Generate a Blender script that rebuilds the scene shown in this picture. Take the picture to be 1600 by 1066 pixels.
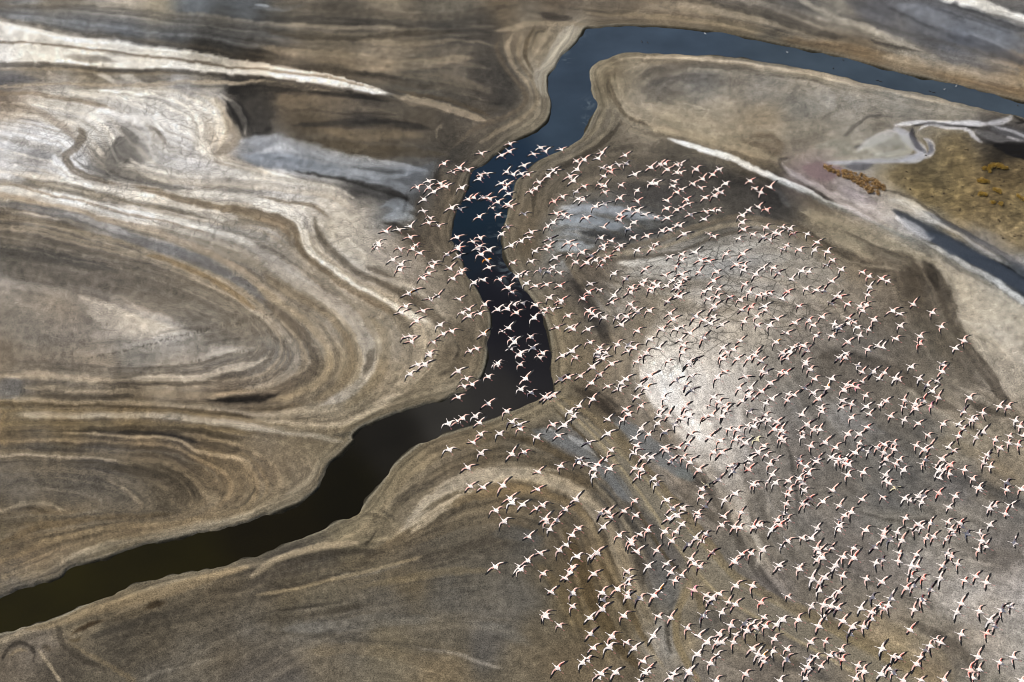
import bpy, math, random
import numpy as np

for o in list(bpy.data.objects):
    bpy.data.objects.remove(o, do_unlink=True)

SC = bpy.context.scene
C = SC.collection
RNG = np.random.default_rng(7)
random.seed(7)

# ------------------------------------------------------------------ camera
CAM_H = 170.0            # metres above the mud flats
PITCH = math.radians(42.0)
FPX = 2742.0             # focal length in pixels of a 1600 wide picture
cam = bpy.data.cameras.new("camera")
cam.sensor_fit = 'HORIZONTAL'
cam.sensor_width = 36.0
cam.lens = 36.0 * FPX / 1600.0
cam.clip_start = 1.0
cam.clip_end = 60000.0
cam_o = bpy.data.objects.new("camera", cam)
C.objects.link(cam_o)
cam_o.location = (0, 0, CAM_H)
cam_o.rotation_euler = (math.pi / 2 - PITCH, 0, 0)
SC.camera = cam_o

# ------------------------------------------------------------------ light
SUN_EL = math.radians(48.0)
SUN_AZ = math.radians(-58.0)      # from straight ahead (+Y), negative = to the left
to_sun = np.array([math.sin(SUN_AZ) * math.cos(SUN_EL), math.cos(SUN_AZ) * math.cos(SUN_EL), math.sin(SUN_EL)])
world = bpy.data.worlds.new("World")
SC.world = world
world.use_nodes = True
wn = world.node_tree.nodes
wl = world.node_tree.links
bg = wn["Background"]
sky = wn.new("ShaderNodeTexSky")
sky.sky_type = 'NISHITA'
sky.sun_disc = False
sky.sun_elevation = SUN_EL
sky.sun_rotation = SUN_AZ
sky.air_density = 1.0
sky.dust_density = 2.0
wl.new(sky.outputs[0], bg.inputs[0])
bg.inputs[1].default_value = 0.09
sun = bpy.data.lights.new("sun", 'SUN')
sun.energy = 4.8
sun.angle = math.radians(0.53)
sun.color = (1.0, 0.955, 0.89)
sun_o = bpy.data.objects.new("sun", sun)
C.objects.link(sun_o)
from mathutils import Vector
sun_o.rotation_euler = Vector(tuple(-to_sun)).to_track_quat('-Z', 'Y').to_euler()
sun_o.location = tuple(to_sun * 300)

SC.view_settings.view_transform = 'Standard'
SC.view_settings.look = 'None'
SC.view_settings.gamma = 1.0
SC.view_settings.exposure = 0.0
SC.view_settings.use_curve_mapping = False
SC.render.engine = 'CYCLES'
SC.cycles.pixel_filter_type = 'BLACKMAN_HARRIS'
SC.cycles.filter_width = 1.0

# ------------------------------------------------------------------ helpers
CP, SP = math.cos(PITCH), math.sin(PITCH)

def ground_at(px, py, z=0.0):
    """point of the level z that a ray of the survey camera meets"""
    x = (np.asarray(px, float) - 800.0) / FPX
    y = (533.0 - np.asarray(py, float)) / FPX
    dy = CP + y * SP
    dz = -SP + y * CP
    t = (CAM_H - z) / (-dz)
    return x * t, dy * t

def tag(o, label=None, cat=None, group=None, kind=None):
    if label: o["label"] = label
    if cat: o["category"] = cat
    if group: o["group"] = group
    if kind: o["kind"] = kind
    return o

def box1(a, r, axis):
    r = int(r)
    if r < 1: return a
    pad = [(0, 0)] * a.ndim
    pad[axis] = (r + 1, r)
    b = np.cumsum(np.pad(a, pad, mode='edge'), axis=axis, dtype=np.float64)
    n = a.shape[axis]
    hi = np.take(b, np.arange(2 * r + 1, 2 * r + 1 + n), axis=axis)
    lo = np.take(b, np.arange(0, n), axis=axis)
    return ((hi - lo) / (2 * r + 1)).astype(np.float32)

def blur(a, sx, sy=None):
    if sy is None: sy = sx
    for _ in range(3):
        a = box1(a, max(0, round(sx * 0.98)), 1)
        a = box1(a, max(0, round(sy * 0.98)), 0)
    return a

def sstep(a, lo, hi):
    t = np.clip((a - lo) / (hi - lo), 0, 1)
    return t * t * (3 - 2 * t)

def pts(s):
    return np.array([[float(v) for v in p.split(',')] for p in s.split()], float)

def spline(P, step=2.0):
    """Catmull-Rom through the points, resampled"""
    P = np.asarray(P, float)
    if len(P) == 2:
        n = max(2, int(np.hypot(*(P[1, :2] - P[0, :2])) / step))
        t = np.linspace(0, 1, n)[:, None]
        return P[0] * (1 - t) + P[1] * t
    Q = np.vstack([2 * P[0] - P[1], P, 2 * P[-1] - P[-2]])
    out = []
    for i in range(1, len(Q) - 2):
        n = max(2, int(np.hypot(*(Q[i + 1, :2] - Q[i, :2])) / step))
        t = np.linspace(0, 1, n, endpoint=False)[:, None]
        a, b, c, d = Q[i - 1], Q[i], Q[i + 1], Q[i + 2]
        out.append(0.5 * (2 * b + (c - a) * t + (2 * a - 5 * b + 4 * c - d) * t * t + (3 * b - a - 3 * c + d) * t ** 3))
    out.append(P[-1:])
    return np.vstack(out)

# survey sheet of the flats: one cell is about one and a half pixels of the photograph
X0, Y0, STP = -60.0, -50.0, 1.55
GW, GH = int(1720 / STP) + 1, int(1166 / STP) + 1
gx = X0 + STP * np.arange(GW)
gy = Y0 + STP * np.arange(GH)
GX, GY = np.meshgrid(gx, gy)
GX = GX.astype(np.float32); GY = GY.astype(np.float32)

# ------------------------------------------------------------------ the river outline
RIVER_L = pts("-80,957 -40,946 0,934 25,926 50,915 75,906 95,899 105,890 130,880 160,872 190,862 220,851 250,845 300,834 350,825 375,818 400,810 428,800 445,793 470,783 495,763 502,752 508,738 515,722 530,708 545,693 551,687 549,682 553,675 565,666 590,655 620,644 660,632 690,624 715,616 735,605 748,592 756,578 760,560 763,540 767,515 767,500 765,487 757,470 748,455 738,440 730,425 722,408 714,392 709,375 707,355 709,340 716,325 724,310 730,295 732,283 740,268 757,255 775,240 800,221 815,213 835,204 850,192 858,180 861,165 861,155 857,140 855,125 857,115 870,105 876,95 885,80 897,68 903,60 910,48 917,42 935,42 960,39 1000,39 1050,41 1090,45 1120,49 1150,54 1200,64 1250,74 1300,84 1350,96 1400,110 1450,121 1500,132 1550,145 1600,158 1690,181")
RIVER_R = pts("1690,205 1600,182 1580,178 1550,170 1500,159 1450,147 1400,137 1350,127 1300,115 1250,105 1200,97 1150,90 1100,85 1050,82 1000,80 975,81 955,87 940,93 928,100 921,108 920,118 922,130 925,143 928,155 931,165 928,175 923,187 918,200 908,212 895,221 870,235 850,245 835,256 822,268 808,280 802,300 795,325 788,350 786,375 789,395 796,412 804,428 814,443 830,462 840,475 850,492 856,510 860,530 862,550 861,575 863,592 867,606 862,612 840,622 820,632 800,641 770,654 750,661 725,668 700,676 675,683 655,692 635,707 620,720 608,733 600,746 590,760 575,777 565,790 545,804 520,817 500,828 475,837 450,847 430,857 400,869 375,874 350,882 310,890 270,897 240,904 200,915 165,928 130,945 100,962 60,975 30,982 0,989 -80,1008")

def inside(poly):
    """even-odd fill of a closed polygon on the sheet"""
    m = np.zeros((GH, GW), bool)
    n = len(poly)
    for i in range(n):
        xa, ya = poly[i]; xb, yb = poly[(i + 1) % n]
        if ya == yb: continue
        r0 = int(np.searchsorted(gy, min(ya, yb), 'right')); r1 = int(np.searchsorted(gy, max(ya, yb), 'right'))
        if r1 <= r0: continue
        yy = gy[r0:r1]
        xi = xa + (yy - ya) / (yb - ya) * (xb - xa)
        m[r0:r1] ^= gx[None, :] < xi[:, None]
    return m

shoreL = spline(RIVER_L, 1.5); shoreR = spline(RIVER_R, 1.5)
RIV = np.vstack([shoreL, shoreR])
riv_mask = inside(RIV)
WX, WY = ground_at(GX, GY)
WX = WX.astype(np.float32); WY = WY.astype(np.float32)

def river_distance():
    sx, sy = ground_at(RIV[:, 0], RIV[:, 1])
    keep = np.hypot(np.diff(sx, append=sx[0]), np.diff(sy, append=sy[0])) < 8
    S = np.stack([sx, sy], 1)[keep].astype(np.float32)
    def brute(x, y, S):
        out = np.empty(x.size, np.float32)
        for k in range(0, x.size, 8192):
            d = (x[k:k + 8192, None] - S[None, :, 0]) ** 2 + (y[k:k + 8192, None] - S[None, :, 1]) ** 2
            out[k:k + 8192] = d.min(1)
        return np.sqrt(out)
    q = 5
    cx, cy = WX[::q, ::q], WY[::q, ::q]
    dc = brute(cx.ravel(), cy.ravel(), S[::4]).reshape(cx.shape)
    iy = np.arange(GH) / q; ix = np.arange(GW) / q
    a0 = np.minimum(iy.astype(int), dc.shape[0] - 1); a1 = np.minimum(a0 + 1, dc.shape[0] - 1); fa = (iy - a0)[:, None]
    b0 = np.minimum(ix.astype(int), dc.shape[1] - 1); b1 = np.minimum(b0 + 1, dc.shape[1] - 1); fb = (ix - b0)[None, :]
    d = (dc[a0][:, b0] * (1 - fa) * (1 - fb) + dc[a1][:, b0] * fa * (1 - fb) + dc[a0][:, b1] * (1 - fa) * fb + dc[a1][:, b1] * fa * fb).astype(np.float32)
    near = d < 1.6
    S2 = S[::2]
    yy, xx = np.nonzero(near)
    # local search in strips keeps the exact search cheap
    for k in range(0, GH, 32):
        sel = (yy >= k) & (yy < k + 32)
        if not sel.any(): continue
        lo = WY[min(k + 32, GH - 1)].min() - 3; hi = WY[k].max() + 3
        Ss = S[(S[:, 1] > lo) & (S[:, 1] < hi)]
        if len(Ss) == 0: continue
        d[yy[sel], xx[sel]] = brute(WX[yy[sel], xx[sel]], WY[yy[sel], xx[sel]], Ss)
    return np.where(riv_mask, -d, d)

SD = river_distance()       # metres from the shoreline, negative in the river

# ------------------------------------------------------------------ marks on the flats
# (x, y, r, g, b): mud, sand and salt as sRGB values read off the surface

SPOTS = """
0,5,110,102,92 100,8,118,110,98 200,8,165,155,140 250,18,150,140,120 300,5,105,112,120 380,12,92,97,102 20,20,125,128,132 100,35,122,126,130 200,45,106,110,115 270,50,96,99,102 350,50,78,78,76 330,85,76,72,64 400,90,82,73,60 10,125,118,116,116
60,118,136,126,110 150,122,135,124,106 230,124,132,122,106 320,128,150,140,124 60,140,181,173,164 40,160,158,146,132 10,165,135,120,102 100,160,187,182,174 160,165,202,198,195 220,160,208,207,206 290,150,185,182,178 340,165,206,203,197 60,190,202,200,199 20,210,215,215,216
80,230,206,206,206 150,200,206,203,197 190,205,173,169,164 200,240,128,124,118 175,250,112,108,102 250,200,208,206,204 300,205,212,210,207 335,210,187,175,159 350,235,178,167,153 260,240,185,183,180 300,255,202,200,199 60,255,158,154,151 30,250,187,185,182 100,270,208,206,204
0,270,200,196,193 370,150,64,60,56 390,170,68,66,62 450,170,104,92,76 520,160,108,97,82 560,190,72,68,64 600,215,98,87,70 700,230,76,71,63 480,195,86,76,60 720,165,96,89,78 400,200,84,82,80 650,200,88,80,68 540,215,112,98,76 630,170,92,86,76
390,240,128,132,138 430,238,158,162,170 480,250,124,129,136 530,262,140,146,154 570,270,140,148,158 620,285,112,120,130 650,272,104,110,118 590,290,84,86,88 560,292,66,64,62 620,305,62,58,54 640,325,104,112,122 620,335,120,130,142 600,345,100,106,114 450,20,106,99,87
600,12,126,116,99 700,25,108,102,90 500,60,102,94,80 450,90,126,113,96 600,90,142,128,108 700,90,121,111,96 760,60,84,79,72 650,120,96,91,81 780,110,78,74,68 700,50,76,73,68 520,110,112,100,82 560,40,92,86,76 420,40,88,88,86 640,60,112,102,86
760,140,84,78,70 740,190,110,100,86 800,150,70,67,63 850,10,106,93,76 950,10,116,106,91 1050,20,136,123,106 1150,20,121,113,101 1250,12,106,103,99 1300,38,132,127,117 1380,20,96,97,102 1450,40,101,104,111 1550,60,110,115,124 1500,80,95,99,108 1400,75,136,129,117
1300,66,116,101,81 1500,118,152,132,106 1560,118,146,131,113 1350,85,128,108,82 1220,40,96,90,80 1150,45,108,96,76 1050,32,128,114,92 950,28,110,98,82 1590,5,112,111,110 1590,140,140,120,92 800,20,108,95,76 830,25,120,116,108 880,30,96,88,78 830,60,150,138,118
840,90,140,128,108 810,60,130,116,96 850,60,100,86,64 870,70,170,160,140 890,55,186,176,156 880,85,190,182,164 850,100,158,150,134 845,115,150,144,132 835,150,130,120,104 830,180,128,118,100 1000,105,138,128,110 1050,108,122,114,102 1100,130,112,110,106 1200,130,142,138,130
1120,170,162,152,134 1200,200,152,140,120 1300,150,152,149,142 1400,165,147,144,136 1250,180,122,120,114 1030,140,106,101,94 1000,160,152,142,124 1100,200,167,155,132 1150,230,152,140,117 1200,240,126,113,93 1250,215,142,134,120 960,130,122,110,88 960,200,112,104,90 930,225,102,94,80
1000,215,147,137,120 1500,175,145,141,132 1300,110,168,156,138 1330,190,146,142,134 1380,195,120,114,104 1160,105,132,124,112 1180,255,128,115,95 1050,180,150,140,120 1450,180,138,134,126 900,235,100,94,84 880,255,104,96,84 990,235,98,91,80 1050,245,96,90,80 1000,265,98,91,80
1000,290,86,81,77 1100,290,80,76,71 1150,290,70,67,63 1200,325,70,68,66 1060,300,82,78,74 940,270,106,97,84 900,290,112,102,86 1230,340,76,73,69 1200,290,84,80,76 860,300,108,98,82 840,330,112,100,82 845,380,104,92,74 1030,320,80,78,76 900,340,140,146,154
950,345,118,124,130 1000,350,102,106,108 872,382,140,146,150 930,372,80,82,84 1050,348,92,91,88 880,360,128,134,140 980,378,84,84,82 1080,335,84,82,79 1150,325,82,78,72 1100,345,104,98,86 1260,350,132,122,104 1330,370,150,140,118 1400,385,152,144,124 1300,395,118,108,92
1350,415,122,110,92 1380,420,112,100,84 1300,340,138,128,108 1290,320,100,92,80 1430,385,156,148,130 1470,395,158,150,134 1430,420,86,76,63 1460,460,94,86,75 1400,480,116,106,93 1450,530,105,98,86 1500,570,109,101,90 1520,600,116,108,97 1420,450,92,82,68 1380,450,129,119,105
1340,470,140,131,119 1400,520,109,101,90 1350,530,113,107,99 1480,540,100,93,81 1500,425,160,150,132 1560,480,187,180,164 1580,560,183,175,162 1550,520,186,179,165 1530,450,166,157,140 1590,620,164,155,140 1560,570,164,155,141 1520,500,179,170,155 1000,400,142,134,122 950,405,118,108,94
930,420,112,100,86 1000,425,160,158,152 1100,408,170,168,162 1180,372,162,157,150 1200,392,157,152,144 1250,420,150,145,137 1060,395,150,144,134 1050,430,165,161,154 1150,430,160,156,150 1280,440,150,144,135 960,430,140,132,120 930,450,88,82,76 970,470,140,132,121 950,480,154,149,141
990,470,128,119,106 1050,470,148,141,129 1100,460,164,159,153 1000,500,128,117,100 1200,450,166,161,155 1180,480,161,154,144 1240,490,150,142,131 1280,500,140,131,120 910,470,84,77,68 935,510,82,76,69 920,540,112,100,82 940,570,126,113,94 890,500,124,112,90 900,560,122,110,88
880,590,124,113,93 960,540,126,114,96 960,590,134,124,108 980,550,150,140,126 1050,575,222,218,213 1100,520,203,196,186 1150,500,181,171,157 1020,610,223,221,220 1080,640,209,204,198 1040,605,234,232,228 1120,560,194,187,178 1150,560,174,167,157 1040,540,198,191,181 1000,570,168,160,148
1150,700,172,166,159 1120,650,192,185,178 1160,640,166,159,151 1150,760,144,137,128 1100,700,198,193,187 1180,540,161,153,140 1060,510,172,162,148 1200,600,138,132,123 1250,600,123,118,111 1300,570,105,98,89 1350,600,110,103,95 1250,700,121,115,109 1300,750,116,111,105 1350,700,112,109,105
1400,760,107,105,102 1500,750,104,101,99 1550,745,124,114,99 1500,700,138,129,112 1450,615,126,118,104 1500,635,153,144,131 1450,660,110,106,100 1560,680,138,129,112 1590,640,140,127,111 1580,600,155,145,131 1330,660,133,131,129 1420,570,107,99,88 1250,540,140,131,120 1200,700,133,127,120
1200,800,129,123,115 1390,620,116,109,99 1540,640,118,110,98 1590,720,142,131,113 1590,780,113,108,101 1480,600,113,105,92 1300,850,119,113,107 1400,830,123,119,111 1500,830,138,132,123 1560,860,119,113,107 1450,900,149,143,136 1500,930,166,161,156 1550,960,166,159,151 1400,950,138,129,116
1330,930,126,119,109 1450,990,132,124,111 1550,1020,155,147,138 1400,1020,144,129,101 1450,1050,142,125,98 1530,1050,126,120,109 1250,850,123,118,111 1350,880,120,113,107 1590,930,164,158,153 1480,870,142,136,128 1590,1000,159,154,147 1470,1020,120,111,98 1400,900,133,126,119 1350,980,142,127,103
1280,930,120,112,101 880,620,130,120,98 850,640,126,116,95 900,612,92,82,67 940,635,86,76,64 970,620,112,101,86 1000,640,128,118,104 1040,680,129,119,107 1090,740,122,113,102 1130,800,122,114,104 1160,860,113,107,98 1200,930,116,108,98 840,660,112,102,84 800,655,120,110,90
860,690,110,109,108 900,705,106,105,105 950,750,106,106,105 860,715,100,88,68 920,740,106,94,74 970,800,104,97,86 1000,850,98,92,82 1020,880,105,101,97 720,690,118,105,84 700,715,116,103,83 650,730,126,113,89 760,695,110,97,75 800,700,102,92,76 830,720,104,94,76
620,765,126,113,89 680,750,128,116,96 590,800,128,117,94 640,790,122,112,94 780,775,126,109,82 850,800,106,96,79 800,830,98,90,77 760,860,96,89,77 820,845,90,88,83 900,900,106,91,66 850,900,100,90,72 900,950,110,95,68 960,900,122,107,82 850,980,108,98,80
780,960,108,103,94 700,920,98,94,86 600,950,100,95,86 600,1000,116,106,86 700,1000,109,101,86 700,1050,127,112,87 500,1040,116,106,89 800,1040,114,104,86 950,1000,106,93,69 1030,1005,140,135,128 1000,960,118,106,84 1040,930,111,109,105 740,900,102,96,84 880,850,104,92,74
930,860,112,98,76 700,850,100,93,80 650,870,98,90,78 740,800,112,102,84 900,1040,112,99,78 760,1010,98,94,88 640,900,110,98,76 550,980,104,99,90 980,1040,110,97,76 820,930,102,98,90 1060,1000,142,127,99 1100,970,110,105,97 1150,1000,119,109,92 1200,1040,110,102,93
1120,1030,129,120,108 1080,930,140,126,101 1090,1055,122,114,103 1250,1045,116,108,97 1100,930,122,111,92 1170,970,122,113,99 550,850,127,117,94 600,830,117,107,87 500,880,95,88,76 450,880,87,80,70 560,870,100,90,72 620,845,130,116,92 300,960,93,85,71 200,1010,86,79,67
100,1050,92,84,72 350,1000,98,90,77 300,1030,106,99,87 400,950,98,90,76 450,930,102,92,72 500,920,108,100,83 400,980,101,95,85 60,1000,120,110,97 450,1060,101,95,87 400,1060,99,93,85 230,1000,90,82,68 420,915,92,84,72 350,930,96,86,70 150,1050,100,92,78
250,1060,98,92,82 480,970,102,97,88 0,1010,110,100,86 120,965,128,114,90 300,900,126,114,93 200,935,122,108,84 0,350,112,102,88 100,380,114,106,94 200,410,120,112,100 300,450,127,118,104 380,500,130,120,104 0,400,93,89,81 100,420,102,97,90 60,440,114,107,98
0,450,152,144,134 150,470,142,134,124 200,500,175,165,152 230,518,190,180,166 265,520,168,163,156 100,500,140,130,118 50,520,127,120,110 0,500,130,122,110 300,530,137,132,124 350,560,152,146,138 300,588,167,157,144 150,580,142,130,114 50,570,132,120,104 20,612,112,109,106
100,612,118,110,98 200,620,106,96,81 300,615,126,113,96 385,622,80,70,58 400,580,136,129,119 450,560,126,119,109 430,605,120,107,90 60,480,150,140,127 250,460,122,114,103 160,440,112,105,97 0,550,124,112,96 220,555,128,124,117 0,590,138,124,104 350,610,118,104,86
250,600,150,138,120 0,290,208,205,199 100,300,206,203,198 200,330,200,196,191 300,345,176,171,163 380,370,160,155,147 60,315,185,173,157 450,295,202,198,193 520,305,197,190,179 580,330,176,167,153 560,380,176,169,156 600,400,166,157,146 520,380,172,165,153 450,320,197,192,185
640,420,152,142,130 680,430,142,132,117 600,370,172,160,144 550,340,189,182,170 540,420,166,158,146 640,375,100,90,76 650,340,94,84,70 690,300,96,86,73 690,360,110,98,82 690,400,104,94,80 720,450,110,100,85 700,480,150,140,124 720,500,120,109,92 740,480,108,98,82
670,500,152,142,126 650,460,140,130,115 740,540,100,90,75 720,570,114,102,84 690,540,136,124,104 640,540,152,140,122 600,530,156,146,128 600,600,147,132,109 560,560,142,130,110 680,590,132,120,99 640,620,126,115,95 560,640,130,119,98 480,640,140,128,107 520,640,150,138,118
420,640,130,116,94 560,590,152,138,112 500,520,150,140,124 430,420,150,143,133 500,450,146,136,121 420,470,142,130,112 460,500,136,124,106 400,520,142,132,118 420,540,130,124,115 500,600,126,113,92 450,640,134,118,94 740,575,122,111,92 700,610,136,126,107 300,650,132,117,92
100,640,128,108,78 20,640,126,112,86 200,640,118,100,72 30,670,112,97,72 100,665,118,103,76 60,690,106,98,86 150,725,96,89,79 250,735,92,82,66 300,765,88,78,62 100,760,101,94,83 30,775,111,104,93 200,780,106,98,85 350,755,122,106,82 330,705,112,97,74
420,740,122,107,86 470,740,127,114,94 400,700,130,117,97 240,675,96,84,66 170,690,100,91,78 280,690,94,86,76 20,730,110,102,90 380,690,118,104,82 460,700,130,116,93 500,700,128,116,94 400,790,132,120,98 250,800,98,88,71 0,800,104,93,76 450,770,134,122,101
370,780,126,110,86 100,830,130,113,86 200,830,126,109,83 300,805,122,107,84 50,860,126,109,85 100,875,116,106,91 30,905,112,105,95 300,825,150,138,118 0,830,104,94,75 170,850,128,116,94 0,880,122,106,82 350,805,142,129,106 60,830,112,97,72 1420,300,117,103,71
1450,280,100,90,66 1550,300,125,106,71 1500,255,121,105,71 1580,370,136,120,90 1480,230,127,111,78 1500,320,120,104,69 1400,275,138,122,90 1590,270,121,103,69 1470,215,132,124,108 1540,340,130,113,80 1440,310,127,109,71 1590,330,119,105,73 1380,235,158,157,150 1300,240,150,144,132
1330,245,152,149,138 1260,240,136,126,110 1280,260,150,142,142 1320,300,164,155,157 1350,320,170,162,162 1400,318,176,172,170 1420,345,168,166,170 1550,395,150,141,130 1500,360,158,141,112 1450,366,82,88,96 1500,393,66,73,83 1550,420,60,68,78 1592,442,62,70,80 1422,350,146,147,152
1530,380,118,118,122 1278,268,135,116,116 1265,266,136,118,118 1580,238,24,22,20 1562,229,26,24,22 1540,210,110,108,108 1580,205,116,113,112
"""
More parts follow.
